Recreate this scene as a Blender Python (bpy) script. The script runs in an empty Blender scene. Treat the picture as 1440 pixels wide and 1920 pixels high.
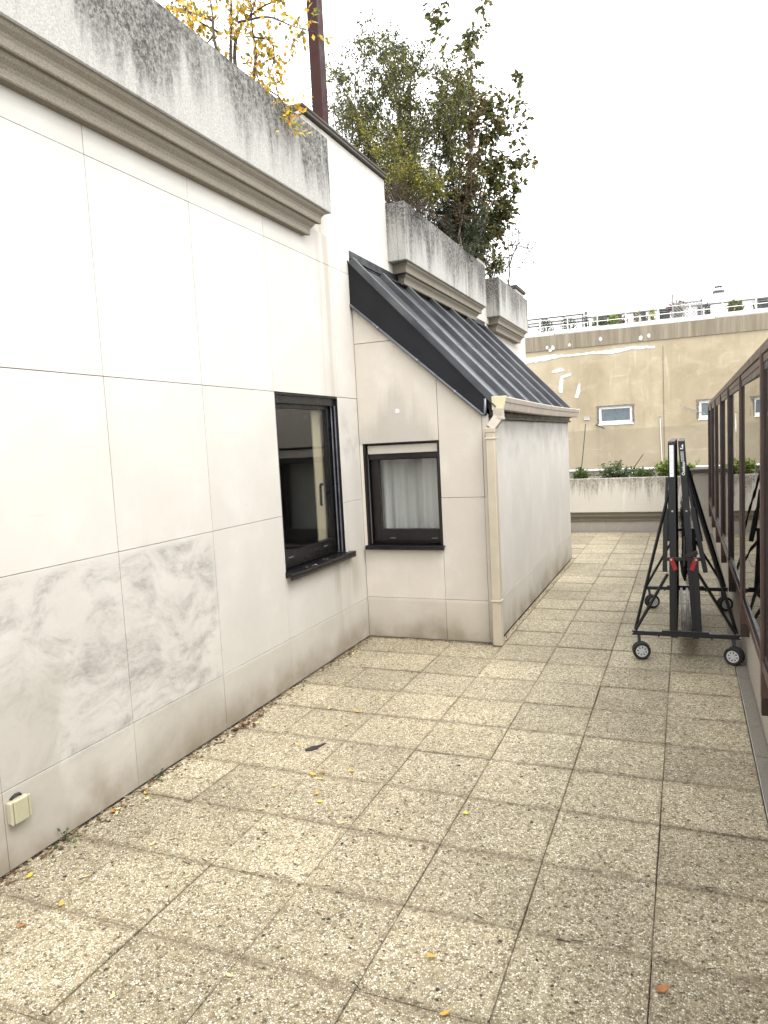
import bpy, math, random
from math import sin, cos, pi, radians, sqrt
from mathutils import Vector, Matrix
random.seed(7)
S = bpy.context.scene
COL = S.collection

# ------------------------------------------------------------------ camera
cam_d = bpy.data.cameras.new('camera'); cam = bpy.data.objects.new('camera', cam_d); COL.objects.link(cam)
cam_d.sensor_fit = 'VERTICAL'; cam_d.sensor_height = 36.0; cam_d.lens = 25.36
cam_d.clip_start = 0.05; cam_d.clip_end = 2000
cam.matrix_world = (Matrix.Translation((0.11175, -1.75754, 1.58387)) @ Matrix.Rotation(3.98891555e-01, 4, 'Z')
                    @ Matrix.Rotation(pi/2 - 9.43286202e-02, 4, 'X') @ Matrix.Rotation(-5.17994701e-02, 4, 'Z'))
S.camera = cam

# ------------------------------------------------------------------ sky, sun, exposure (bright overcast day)
SUN_EL, SUN_AZ = radians(58), radians(118)          # azimuth clockwise from +Y
W = bpy.data.worlds.new('World'); S.world = W; W.use_nodes = True
nt = W.node_tree; nt.nodes.clear()
sky = nt.nodes.new('ShaderNodeTexSky'); sky.sky_type = 'NISHITA'; sky.sun_disc = False
sky.sun_elevation = SUN_EL; sky.sun_rotation = SUN_AZ
sky.dust_density = 4.0; sky.air_density = 1.0
hs = nt.nodes.new('ShaderNodeHueSaturation'); hs.inputs['Saturation'].default_value = 0.12
mixc = nt.nodes.new('ShaderNodeMix'); mixc.data_type = 'RGBA'
mixc.inputs['Factor'].default_value = 0.72
mixc.inputs['B'].default_value = (11.0, 11.2, 11.5, 1)     # even cloud cover
bg = nt.nodes.new('ShaderNodeBackground'); bg.inputs['Strength'].default_value = 0.10
wo = nt.nodes.new('ShaderNodeOutputWorld')
nt.links.new(sky.outputs[0], hs.inputs['Color']); nt.links.new(hs.outputs[0], mixc.inputs['A'])
nt.links.new(mixc.outputs['Result'], bg.inputs[0]); nt.links.new(bg.outputs[0], wo.inputs[0])
sun_d = bpy.data.lights.new('sun', 'SUN'); sun_d.energy = 0.6; sun_d.angle = radians(28); sun_d.color = (1.0, 0.96, 0.9)
sun = bpy.data.objects.new('sun', sun_d); COL.objects.link(sun)
sdir = Vector((sin(SUN_AZ)*cos(SUN_EL), cos(SUN_AZ)*cos(SUN_EL), sin(SUN_EL)))
sun.rotation_euler = sdir.to_track_quat('Z', 'Y').to_euler(); sun.location = (3, -4, 9)
vs = S.view_settings; vs.view_transform = 'Standard'; vs.look = 'None'; vs.gamma = 1; vs.use_curve_mapping = False
vs.exposure = 1.94
S.cycles.max_bounces = 8; S.cycles.transparent_max_bounces = 12

# ------------------------------------------------------------------ materials
MATS = {}
class N:
    """thin node-tree helper"""
    def __init__(s, name):
        s.m = bpy.data.materials.new(name); s.m.use_nodes = True; s.t = s.m.node_tree
        s.b = s.t.nodes['Principled BSDF']; s.out = s.t.nodes['Material Output']; MATS[name] = s.m
    def n(s, typ, **kw):
        o = s.t.nodes.new('ShaderNode' + typ)
        for k, v in kw.items(): setattr(o, k, v)
        return o
    def l(s, a, b): s.t.links.new(a, b)
    def set(s, sock, v):
        if hasattr(v, 'is_output'): s.l(v, sock)
        else: sock.default_value = v
    def pos(s): return s.n('NewGeometry').outputs['Position']
    def sep(s, v):
        o = s.n('SeparateXYZ'); s.l(v, o.inputs[0]); return o.outputs
    def scale(s, v, sc):
        o = s.n('VectorMath', operation='MULTIPLY'); s.l(v, o.inputs[0]); o.inputs[1].default_value = sc; return o.outputs[0]
    def addv(s, a, b):
        o = s.n('VectorMath', operation='ADD'); s.set(o.inputs[0], a); s.set(o.inputs[1], b); return o.outputs[0]
    def noise(s, v, scale=5, detail=4, rough=.55, dist=0):
        o = s.n('TexNoise'); s.l(v, o.inputs['Vector']); o.inputs['Scale'].default_value = scale
        o.inputs['Detail'].default_value = detail; o.inputs['Roughness'].default_value = rough
        o.inputs['Distortion'].default_value = dist; return o.outputs['Fac']
    def vor(s, v, scale, feature='F1'):
        o = s.n('TexVoronoi', feature=feature); s.l(v, o.inputs['Vector']); o.inputs['Scale'].default_value = scale; return o.outputs
    def math(s, op, a, b=0.0, c=0.0):
        o = s.n('Math', operation=op); s.set(o.inputs[0], a); s.set(o.inputs[1], b); s.set(o.inputs[2], c); return o.outputs[0]
    def rng(s, v, a, b, c=0.0, d=1.0, smooth=True):
        o = s.n('MapRange'); o.clamp = True
        if smooth: o.interpolation_type = 'SMOOTHSTEP'
        s.set(o.inputs['Value'], v)
        for k, x in zip(('From Min', 'From Max', 'To Min', 'To Max'), (a, b, c, d)): o.inputs[k].default_value = x
        return o.outputs['Result']
    def ramp(s, f, stops, interp='LINEAR'):
        o = s.n('ValToRGB'); o.color_ramp.interpolation = interp; e = o.color_ramp.elements
        while len(e) < len(stops): e.new(0.5)
        for k, (p, c) in zip(e, stops): k.position = p; k.color = (*c, 1)
        s.l(f, o.inputs[0]); return o.outputs[0]
    def mix(s, f, a, b, blend='MIX'):
        o = s.n('Mix', data_type='RGBA', blend_type=blend); s.set(o.inputs['Factor'], f)
        for k, v in (('A', a), ('B', b)):
            if hasattr(v, 'is_output'): s.l(v, o.inputs[k])
            else: o.inputs[k].default_value = (*v, 1)
        return o.outputs['Result']
    def bump(s, h, strength=.3, dist=.002):
        o = s.n('Bump'); s.l(h, o.inputs['Height']); o.inputs['Strength'].default_value = strength
        o.inputs['Distance'].default_value = dist; s.l(o.outputs[0], s.b.inputs['Normal'])
    def fin(s, col, rough=.8, metal=0.0, spec=None):
        s.set(s.b.inputs['Base Color'], (*col, 1) if isinstance(col, tuple) else col)
        s.set(s.b.inputs['Roughness'], rough); s.b.inputs['Metallic'].default_value = metal
        if spec is not None: s.b.inputs['Specular IOR Level'].default_value = spec
        return s.m

def simple(name, col, rough=.5, metal=0.0, var=.12, sc=14, spec=None):
    a = N(name); p = a.pos(); f = a.noise(p, sc, 5, .6)
    lo = tuple(max(0, c*(1-var)) for c in col); hi = tuple(min(1, c*(1+var)) for c in col)
    c = a.ramp(f, [(.3, lo), (.7, hi)])
    r = a.rng(a.noise(p, sc*3, 3), .3, .7, max(.05, rough-.08), min(1, rough+.08))
    return a.fin(c, r, metal, spec)

# exposed-aggregate paving slab
def paving():
    a = N('exposed_aggregate'); p = a.pos()
    warp = a.n('TexNoise'); warp.inputs['Scale'].default_value = 40; a.l(p, warp.inputs['Vector'])
    pw = a.addv(p, a.scale(warp.outputs['Color'], (.006, .006, .0)))
    v = a.vor(pw, 140); cc = a.sep(v['Color'])
    edge = a.vor(pw, 140, 'DISTANCE_TO_EDGE')['Distance']
    peb = a.ramp(cc[0], [(0, (.10, .078, .044)), (.12, (.30, .245, .152)), (.40, (.455, .39, .258)), (.70, (.575, .508, .358)), (.90, (.73, .67, .51)), (1, (.86, .82, .68))])
    grout = a.mix(a.rng(a.noise(p, 30), .35, .65), (.16, .125, .074), (.31, .258, .168))
    col = a.mix(a.rng(edge, .03, .16), grout, peb)
    # a few dark stones and lichen dots
    v2 = a.vor(pw, 62); c2 = a.sep(v2['Color'])
    d2 = a.math('MULTIPLY', a.rng(v2['Distance'], .22, .36, 1, 0), a.math('GREATER_THAN', c2[1], .90))
    col = a.mix(a.math('MULTIPLY', d2, .85), col, (.045, .034, .020))
    dens = a.rng(a.noise(p, 2.2, 3), .40, .68)
    v3 = a.vor(a.addv(pw, (3.3, 1.7, 0)), 24); c3 = a.sep(v3['Color'])
    hole = a.math('MULTIPLY', a.rng(a.math('ADD', v3['Distance'], a.math('MULTIPLY', a.noise(p, 90), .22)), .24, .33, 1, 0), a.math('GREATER_THAN', c3[0], .46))
    hole = a.math('MULTIPLY', hole, a.rng(dens, 0, 1, .45, 1.0))
    col = a.mix(hole, col, (.022, .017, .010))
    # broad weathering, slab to slab tone
    tone = a.rng(a.noise(p, 1.3, 5, .6), .3, .72, .86, 1.16)
    oi = a.n('ObjectInfo').outputs['Random']
    tone = a.math('MULTIPLY', tone, a.rng(oi, 0, 1, .83, 1.09, False))
    g = a.n('CombineXYZ')
    for k in range(3): a.l(tone, g.inputs[k])
    col = a.mix(1.0, col, g.outputs[0], 'MULTIPLY')
    # dirt that has settled along the joints
    uv = a.sep(a.n('UVMap').outputs[0])
    ex = a.math('MINIMUM', uv[0], a.math('SUBTRACT', 1, uv[0])); ey = a.math('MINIMUM', uv[1], a.math('SUBTRACT', 1, uv[1]))
    n1 = a.noise(p, 9, 4)
    dy = a.rng(a.math('ADD', ey, a.math('MULTIPLY', a.math('SUBTRACT', n1, .5), .16)), .0, .085, 1, 0)
    dx = a.rng(a.math('ADD', ex, a.math('MULTIPLY', a.math('SUBTRACT', n1, .5), .12)), .0, .045, 1, 0)
    dirt = a.math('MAXIMUM', a.math('MULTIPLY', dy, .66), a.math('MULTIPLY', dx, .34))
    dirt = a.math('MULTIPLY', dirt, a.rng(a.noise(p, 70, 3), .3, .7, .5, 1))
    col = a.mix(dirt, col, (.15, .115, .072))
    h = a.math('SUBTRACT', a.rng(edge, 0, .25), a.math('MULTIPLY', hole, 1.2))
    a.bump(h, .75, .004)
    return a.fin(col, a.rng(cc[1], 0, 1, .55, .85), spec=.35)
paving()

# pale limestone cladding; dirt marbling and damp stains grow on it in patches
def stone(name, c0, c1, marble=0.0, basez=.20):
    a = N(name); p = a.pos(); x = a.sep(p)
    g = a.noise(p, 3.0, 6, .6)
    col = a.ramp(g, [(.25, tuple(c*.95 for c in c0)), (.5, c0), (.75, c1)])
    vein = a.noise(a.scale(p, (6, 4, 40)), 1.0, 5, .65)             # bedding dashes
    col = a.mix(a.rng(vein, .62, .74, 0, .16), col, tuple(c*.62 for c in c0))
    fine = a.noise(p, 160, 2)
    col = a.mix(a.rng(fine, .35, .7, 0, .10), col, tuple(c*.7 for c in c0))
    # marbled grime on the lower courses
    if marble:
        wv = a.n('TexNoise'); wv.inputs['Scale'].default_value = 1.6; wv.inputs['Detail'].default_value = 3; a.l(p, wv.inputs['Vector'])
        pm = a.addv(a.scale(p, (1, .9, 1.7)), a.scale(wv.outputs['Color'], (.9, .9, .9)))
        mm = a.rng(a.noise(pm, 3.6, 8, .7), .40, .68)
        mm = a.math('MULTIPLY', mm, a.rng(a.noise(a.scale(p, (30, 16, 34)), 1.0, 6, .7, .8), .30, .66, .45, 1))
        band = a.math('MULTIPLY', a.rng(x[2], 1.10, 1.145, 1, 0), a.rng(x[1], 1.50, 1.60, 1, 0))
        band = a.math('MULTIPLY', band, a.rng(x[2], .28, .34, .25, 1))
        col = a.mix(a.math('MULTIPLY', a.math('MULTIPLY', mm, band), marble), col, (.265, .25, .225))
        blot = a.rng(a.math('ADD', a.math('ADD', x[1], a.math('MULTIPLY', a.noise(p, 2.4, 4), .34)), a.math('MULTIPLY', x[2], -.10)), .50, .56, 1, 0)
        blot = a.math('MULTIPLY', blot, a.rng(a.math('ADD', x[2], a.math('MULTIPLY', g, .4)), .85, 1.15, 1, 0))
        col = a.mix(a.math('MULTIPLY', blot, .56), col, (.36, .33, .285))
    # rain streaks
    st = a.rng(a.noise(a.scale(p, (9, 9, .55)), 1.0, 5, .6), .55, .72)
    gate = a.rng(a.noise(p, 1.1, 2), .5, .66)
    col = a.mix(a.math('MULTIPLY', a.math('MULTIPLY', st, gate), .24), col, (.42, .39, .345))
    if marble:      # wash-down stains beside and below the window
        s2 = a.rng(a.noise(a.scale(p, (14, 14, .5)), 1.0, 5, .6), .40, .62)
        w1 = a.math('MULTIPLY', a.math('MULTIPLY', a.rng(x[1], 2.95, 3.12), a.rng(x[1], 3.24, 3.34, 1, 0)), a.rng(x[2], 1.9, 2.9, .55, 1))
        w2 = a.math('MULTIPLY', a.math('MULTIPLY', a.rng(x[1], 2.90, 3.1), a.rng(x[1], 3.45, 3.59, 1, 0)), a.math('MULTIPLY', a.rng(x[2], .30, .60), a.rng(x[2], .72, .78, 1, 0)))
        w3 = a.math('MULTIPLY', a.rng(x[1], 3.25, 3.30), a.math('MULTIPLY', a.rng(x[2], 1.3, 1.6), a.rng(x[2], 1.75, 1.95, 1, 0)))
        col = a.mix(a.math('MULTIPLY', a.math('MULTIPLY', s2, a.math('MAXIMUM', w1, w2)), .55), col, (.30, .255, .195))
        col = a.mix(a.math('MULTIPLY', a.math('MULTIPLY', a.rng(a.noise(p, 5, 5, .65), .42, .62), w3), .45), col, (.29, .27, .24))
    else:           # grey drip fan above the annex window
        ax = a.math('ABSOLUTE', a.math('ADD', x[0], 1.99))
        fan = a.math('SUBTRACT', a.math('SUBTRACT', 2.18, x[2]), a.math('MULTIPLY', ax, 1.25))
        fan = a.rng(a.math('ADD', fan, a.math('MULTIPLY', a.math('SUBTRACT', a.noise(a.scale(p, (16, 16, 1.0)), 1.0, 5, .65), .5), .55)), .0, .30)
        fan = a.math('MULTIPLY', fan, a.math('MULTIPLY', a.rng(x[2], 1.56, 1.60), a.rng(x[0], -1.66, -1.63, 1, 0)))
        col = a.mix(a.math('MULTIPLY', fan, .50), col, (.30, .275, .24))
    # tan wash over the bottom course, then rising damp with a ragged top edge
    row = a.math('MULTIPLY', a.rng(x[2], .30, .325, 1, 0), a.rng(a.noise(p, 1.7, 5, .6), .3, .7, .25, .85))
    col = a.mix(a.math('MULTIPLY', row, .42), col, (.30, .262, .205))
    hz = a.math('ADD', x[2], a.math('MULTIPLY', a.math('SUBTRACT', a.noise(a.scale(p, (2.2, 2.2, .6)), 1.0, 5, .62), .5), .34))
    damp = a.math('MULTIPLY', a.rng(hz, 0.0, basez, 1, 0), a.rng(a.noise(p, 3.5, 5), .3, .70, .30, 1))
    col = a.mix(a.math('MULTIPLY', damp, .88), col, (.205, .168, .112))
    oi = a.rng(a.n('ObjectInfo').outputs['Random'], 0, 1, .955, 1.03, False)
    gg = a.n('CombineXYZ')
    for k in range(3): a.l(oi, gg.inputs[k])
    col = a.mix(1.0, col, gg.outputs[0], 'MULTIPLY')
    a.bump(a.math('ADD', fine, a.math('MULTIPLY', vein, .6)), .14, .002)
    return a.fin(col, .78, spec=.25)
stone('limestone', (.482, .456, .410), (.530, .505, .462), 1.0, .27)
stone('limestone_warm', (.525, .478, .412), (.60, .562, .502), 0.0, .27)

def weathered(name, base, dark, zt, zb, amount, lo=.96, hi=1.30, fx=7.0):
    """pebbly precast concrete with black algae runs that start at the rim"""
    a = N(name); p = a.pos(); x = a.sep(p)
    f = a.noise(p, 150, 3, .7); col = a.ramp(f, [(.30, tuple(c*.66 for c in base)), (.62, tuple(min(1, c*1.10) for c in base))])
    z = a.rng(x[2], zb, zt, 0, 1, False)
    st = a.noise(a.scale(p, (fx, fx, fx*.13)), 1.0, 7, .70, .5)
    big = a.noise(a.scale(p, (1.2, 1.2, .5)), 1.0, 3)
    m = a.math('ADD', a.math('ADD', a.math('MULTIPLY', z, .42), a.math('MULTIPLY', st, 1.05)), a.math('MULTIPLY', big, .55))
    m = a.rng(m, lo, hi)
    m = a.math('MULTIPLY', m, a.rng(a.noise(p, 45, 6, .78), .34, .62, .30, 1))
    col = a.mix(a.math('MULTIPLY', m, amount), col, dark)
    lt = a.rng(a.noise(a.scale(a.addv(p, (3, 5, 1)), (8, 8, .7)), 1.0, 5, .6), .60, .72)
    col = a.mix(a.math('MULTIPLY', lt, .35), col, tuple(min(1, c*1.25) for c in base))
    a.bump(a.noise(p, 200, 2), .35, .003)
    return a.fin(col, .88, spec=.2)
weathered('planter_concrete', (.36, .35, .322), (.034, .031, .027), 3.78, 3.20, .96, .80, 1.12, 5.0)
weathered('far_planter_concrete', (.68, .64, .565), (.12, .095, .07), .89, .40, .85, .96, 1.24, 14.0)
weathered('cornice_concrete', (.215, .19, .150), (.16, .13, .09), 3.30, 2.95, .45)
weathered('coping_stone', (.105, .094, .082), (.045, .040, .035), 4.0, 3.9, .6)
weathered('grey_concrete', (.42, .385, .335), (.20, .175, .14), 1.1, .0, .45)
weathered('kerb_concrete', (.19, .172, .142), (.10, .095, .085), .3, -.4, .45)

def facade():
    a = N('beige_render'); p = a.pos(); x = a.sep(p)
    n1 = a.noise(p, .8, 6, .6, .6); n2 = a.noise(a.scale(p, (1.6, 1.6, 2.6)), 1.0, 7, .68, 1.2)
    col = a.ramp(n1, [(.30, (.265, .216, .140)), (.55, (.345, .288, .194)), (.75, (.41, .352, .25))])
    col = a.mix(a.rng(n2, .48, .70, 0, .34), col, (.47, .42, .325))
    low = a.rng(a.math('ADD', x[2], a.math('MULTIPLY', a.noise(p, .7, 2), .10)), 1.69, 1.73, 1, 0)
    col = a.mix(a.math('MULTIPLY', low, .50), col, (.24, .205, .150))
    tr = a.math('MAXIMUM', a.rng(a.noise(a.scale(p, (4.5, 4.5, .45)), 1.0, 4, .6, .4), .62, .70), a.rng(a.noise(a.scale(a.addv(p, (5, 0, 2)), (.5, .5, 5)), 1.0, 4, .6, .4), .62, .70))
    col = a.mix(a.math('MULTIPLY', tr, a.rng(n1, .35, .65, .1, .5)), col, (.52, .465, .36))
    st = a.rng(a.noise(a.scale(p, (3.2, 3.2, .35)), 1.0, 5, .6), .56, .72)
    col = a.mix(a.math('MULTIPLY', st, .34), col, (.225, .188, .132))
    a.bump(a.noise(p, 60, 3), .15, .004)
    return a.fin(col, .9, spec=.2)
facade()
def band():
    a = N('streaked_band'); p = a.pos()
    st = a.noise(a.scale(p, (9, 9, .5)), 1.0, 6, .65)
    col = a.ramp(st, [(.25, (.14, .118, .085)), (.52, (.205, .175, .128)), (.78, (.30, .265, .20))])
    return a.fin(col, .9, spec=.2)
band()
simple('white_paint', (.70, .69, .66), .55, var=.06, sc=3)
simple('white_filler', (.52, .505, .47), .8, var=.22, sc=9)
simple('mortar', (.50, .47, .42), .9, var=.15)
def zinc():
    a = N('zinc_dark'); p = a.pos()
    st = a.noise(a.scale(p, (1.5, 22, 1.5)), 1.0, 6, .66); bl = a.noise(p, 2.2, 5, .6)
    f = a.math('ADD', a.math('MULTIPLY', st, .6), a.math('MULTIPLY', bl, .5))
    col = a.ramp(f, [(.40, (.020, .021, .024)), (.55, (.044, .046, .050)), (.70, (.085, .087, .090))])
    a.bump(bl, .25, .01)
    return a.fin(col, a.rng(st, .3, .7, .30, .55), .55)
zinc()
simple('zinc_fascia', (.0070, .0076, .0096), .5, .0, .3, 3, .25)
simple('lead_grey', (.16, .165, .18), .45, .5, .25, 9)
simple('black_frame', (.0034, .0032, .0036), .34, 0, .3, 6)
simple('brown_frame', (.0066, .0042, .0034), .38, 0, .25, 6)
simple('brown_aluminium', (.075, .045, .038), .42, .0, .28, 7, .3)
simple('dark_brown_panel', (.028, .013, .009), .45, 0, .2, 7)
simple('post_brown', (.030, .0095, .0075), .55, .0, .2, 5, .15)
simple('cream_plastic', (.42, .365, .28), .42, 0, .06, 9)
simple('gutter_cream', (.36, .315, .26), .5, 0, .13, 12)
simple('end_cap_cream', (.50, .455, .29), .5, 0, .05, 12)
simple('socket_cream', (.36, .335, .23), .4, 0, .04, 12)
simple('shutter_box', (.52, .48, .41), .5, 0, .05, 9)
simple('black_steel', (.0034, .0036, .0047), .38, .0, .3, 9)
simple('table_board', (.0036, .0038, .0047), .5, 0, .3, 9)
simple('board_edge', (.060, .047, .040), .75, 0, .3, 30)
simple('red_plastic', (.30, .010, .009), .42, 0, .10, 20)
simple('sticker_white', (.80, .80, .80), .4, 0, .03, 20)
simple('sticker_grey', (.30, .31, .33), .5, 0, .1, 20)
simple('rubber', (.009, .009, .009), .7, 0, .2, 30)
simple('hub_grey', (.48, .48, .47), .35, 0, .06, 30)
simple('bolt_steel', (.45, .45, .45), .35, .8, .1, 30)
simple('soil', (.045, .032, .022), .95, 0, .4, 20)
simple('bed_dark', (.012, .0095, .007), .95, 0, .4, 20)
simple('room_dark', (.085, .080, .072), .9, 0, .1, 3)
simple('reveal_cream', (.56, .50, .36), .7, 0, .05, 3)
simple('bark_grey', (.15, .125, .10), .9, 0, .35, 25)
simple('bark_dark', (.055, .042, .033), .9, 0, .35, 25)
simple('twig_pale', (.075, .064, .056), .9, 0, .3, 25)
simple('twig_brown', (.055, .035, .026), .9, 0, .3, 25)
simple('roofing', (.30, .29, .27), .9, 0, .2, 2)
simple('city_ground', (.16, .155, .145), .95, 0, .25, .2)
simple('chimney_grey', (.42, .40, .37), .9, 0, .1, 6)
simple('dark_metal', (.045, .047, .05), .5, .3, .2, 8)
simple('grey_wood', (.20, .195, .19), .8, 0, .2, 8)
simple('stake_green', (.055, .080, .045), .6, 0, .2, 20)
simple('tar', (.020, .018, .016), .85, 0, .4, 60)
simple('net_black', (.012, .012, .012), .8, 0, .3, 60)
simple('frosted_pane', (.10, .125, .136), .30, 0, .10, 3)
simple('shaded_plaster', (.15, .13, .105), .95, 0, .75, 40)  # plaster tone darkened to paint the recess shadow round the far windows
simple('sealant', (.45, .44, .42), .6, 0, .1, 30)

def glass(name, tint, ior=1.5):
    a = N(name); t = a.t; t.nodes.remove(a.b)
    geo = a.n('NewGeometry'); dt = a.n('VectorMath', operation='DOT_PRODUCT'); a.l(geo.outputs['Incoming'], dt.inputs[0]); a.l(geo.outputs['Normal'], dt.inputs[1])
    f0 = ((ior-1)/(ior+1))**2; sch = a.math('POWER', a.math('SUBTRACT', 1.0, a.math('ABSOLUTE', dt.outputs['Value'])), 5.0)
    fr = a.math('MULTIPLY_ADD', sch, 1-f0, f0)
    tr = a.n('BsdfTransparent'); tr.inputs[0].default_value = (*tint, 1)
    gl = a.n('BsdfGlossy'); gl.inputs['Roughness'].default_value = .006; gl.inputs[0].default_value = (.96, .97, .97, 1)
    p = a.pos(); bm = a.n('Bump'); a.l(a.noise(p, 2.2, 1), bm.inputs['Height']); bm.inputs['Strength'].default_value = .05; bm.inputs['Distance'].default_value = .02
    a.l(bm.outputs[0], gl.inputs['Normal'])
    mx = a.n('MixShader'); a.l(fr, mx.inputs[0]); a.l(tr.outputs[0], mx.inputs[1]); a.l(gl.outputs[0], mx.inputs[2])
    a.l(mx.outputs[0], a.out.inputs[0]); return a.m
glass('window_glass', (.86, .86, .85), 1.58)
glass('glazing_glass', (.45, .45, .43), 1.6)

def leafmat(name):
    a = N(name)
    at = a.n('Attribute', attribute_name='leafcol').outputs['Color']
    a.fin(at, .55, spec=.3)
    tl = a.n('BsdfTranslucent'); a.l(at, tl.inputs[0])
    mx = a.n('MixShader'); mx.inputs[0].default_value = .32
    a.l(a.b.outputs[0], mx.inputs[1]); a.l(tl.outputs[0], mx.inputs[2]); a.l(mx.outputs[0], a.out.inputs[0])
    return a.m
leafmat('leaf')

def curtain():
    a = N('net_curtain'); p = a.pos()
    w = a.math('ADD', a.math('MULTIPLY', a.noise(a.scale(p, (220, 220, 220)), 1.0, 1), .5), a.math('MULTIPLY', a.noise(a.scale(p, (14, 14, 1.2)), 1.0, 3), .5))
    col = a.ramp(w, [(.3, (.52, .53, .515)), (.7, (.82, .83, .81))])
    return a.fin(col, .95)
curtain()

# ------------------------------------------------------------------ mesh helpers
class MB:
    def __init__(s): s.v = []; s.f = []; s.mi = []; s.cur = 0; s.col = []; s.uv = None
    def add(s, vs, fs):
        o = len(s.v); s.v += [tuple(q) for q in vs]
        for f in fs: s.f.append([i + o for i in f]); s.mi.append(s.cur)
        return s
    def box(s, x0, x1, y0, y1, z0, z1):
        return s.add([(x0,y0,z0),(x1,y0,z0),(x1,y1,z0),(x0,y1,z0),(x0,y0,z1),(x1,y0,z1),(x1,y1,z1),(x0,y1,z1)],
                     [(0,3,2,1),(4,5,6,7),(0,1,5,4),(1,2,6,5),(2,3,7,6),(3,0,4,7)])
    def cbox(s, x0, x1, y0, y1, z0, z1, c=.003):
        """box with all edges chamfered"""
        vs = []; idx = {}
        X = ((x0, 1), (x1, -1)); Y = ((y0, 1), (y1, -1)); Z = ((z0, 1), (z1, -1))
        for i in (0, 1):
            for j in (0, 1):
                for k in (0, 1):
                    x, sx = X[i]; y, sy = Y[j]; z, sz = Z[k]
                    for ax, q in enumerate(((x, y+sy*c, z+sz*c), (x+sx*c, y, z+sz*c), (x+sx*c, y+sy*c, z))):
                        idx[i, j, k, ax] = len(vs); vs.append(q)
        F = []
        def quad(q): F.append(q)
        for i in (0, 1): quad([idx[i,0,0,0], idx[i,1,0,0], idx[i,1,1,0], idx[i,0,1,0]][::(1 if i else -1)])
        for j in (0, 1): quad([idx[0,j,0,1], idx[0,j,1,1], idx[1,j,1,1], idx[1,j,0,1]][::(1 if j else -1)])
        for k in (0, 1): quad([idx[0,0,k,2], idx[1,0,k,2], idx[1,1,k,2], idx[0,1,k,2]][::(1 if k else -1)])
        for j in (0, 1):
            for k in (0, 1): quad([idx[0,j,k,1], idx[1,j,k,1], idx[1,j,k,2], idx[0,j,k,2]][::(1 if j == k else -1)])
        for i in (0, 1):
            for k in (0, 1): quad([idx[i,0,k,0], idx[i,1,k,0], idx[i,1,k,2], idx[i,0,k,2]][::(-1 if i == k else 1)])
        for i in (0, 1):
            for j in (0, 1): quad([idx[i,j,0,0], idx[i,j,1,0], idx[i,j,1,1], idx[i,j,0,1]][::(1 if i == j else -1)])
        for i in (0, 1):
            for j in (0, 1):
                for k in (0, 1):
                    quad([idx[i,j,k,0], idx[i,j,k,1], idx[i,j,k,2]][::(-1 if (i+j+k) % 2 == 0 else 1)])
        return s.add(vs, F)
    def tube(s, pts, r, n=8, caps=True, r1=None):
        """round tube along a polyline, tapering from r to r1"""
        pts = [Vector(p) for p in pts]; m = len(pts); r1 = r if r1 is None else r1
        t = (pts[1]-pts[0]).normalized(); ref = Vector((0, 0, 1)) if abs(t.z) < .9 else Vector((1, 0, 0))
        u = t.cross(ref).normalized(); o = len(s.v); fs = []
        for i, p in enumerate(pts):
            t = (pts[min(i+1, m-1)] - pts[max(i-1, 0)]).normalized()
            u = (u - t*u.dot(t)).normalized(); w = t.cross(u); rr = r + (r1-r)*i/(m-1)
            for k in range(n):
                a = 2*pi*k/n; s.v.append(tuple(p + u*(rr*cos(a)) + w*(rr*sin(a))))
        for i in range(m-1):
            for k in range(n): fs.append([o+i*n+k, o+i*n+(k+1) % n, o+(i+1)*n+(k+1) % n, o+(i+1)*n+k])
        if caps: fs.append([o+k for k in range(n)][::-1]); fs.append([o+(m-1)*n+k for k in range(n)])
        s.f += fs; s.mi += [s.cur]*len(fs); return s
    def bar(s, p, q, w, h, up=(0, 0, 1), c=.0015):
        """rectangular bar from p to q; h along up, w across"""
        p = Vector(p); q = Vector(q); t = (q-p).normalized(); up = Vector(up); side = t.cross(up)
        if side.length < 1e-4: side = t.cross(Vector((0, 1, 0)))
        side.normalize(); up = side.cross(t)
        prof = [(-w/2+c, -h/2), (w/2-c, -h/2), (w/2, -h/2+c), (w/2, h/2-c), (w/2-c, h/2), (-w/2+c, h/2), (-w/2, h/2-c), (-w/2, -h/2+c)]
        vs = [p + side*a + up*b for a, b in prof] + [q + side*a + up*b for a, b in prof]
        fs = [[k, 8+k, 8+(k+1) % 8, (k+1) % 8] for k in range(8)] + [list(range(8)), [15-k for k in range(8)]]
        return s.add(vs, fs)
    def prism(s, poly, fn, d0, d1, ch=0.0):
        """polygon (2-D) extruded from depth d0 (back) to d1 (front); fn maps (a, b, d) to xyz; ch chamfers the front"""
        n = len(poly); cx = sum(p[0] for p in poly)/n; cy = sum(p[1] for p in poly)/n
        def inset(p, e):
            dx, dy = cx-p[0], cy-p[1]; L = max(1e-6, sqrt(dx*dx+dy*dy)); return (p[0]+dx/L*e, p[1]+dy/L*e)
        sg = 1 if d1 > d0 else -1
        rings = [[fn(*p, d0) for p in poly], [fn(*p, d1 - sg*ch) for p in poly]]
        if ch: rings.append([fn(*inset(p, ch*1.4), d1) for p in poly])
        vs = [q for r in rings for q in r]; m = len(rings)
        fs = [[i*n+k, i*n+(k+1) % n, (i+1)*n+(k+1) % n, (i+1)*n+k] for i in range(m-1) for k in range(n)]
        fs += [list(range(n))[::-1], [(m-1)*n+k for k in range(n)]]
        return s.add(vs, fs)
    def disc(s, c, ax, r, h, n=20):
        c = Vector(c); ax = Vector(ax).normalized(); return s.tube([c-ax*h/2, c+ax*h/2], r, n)
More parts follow.
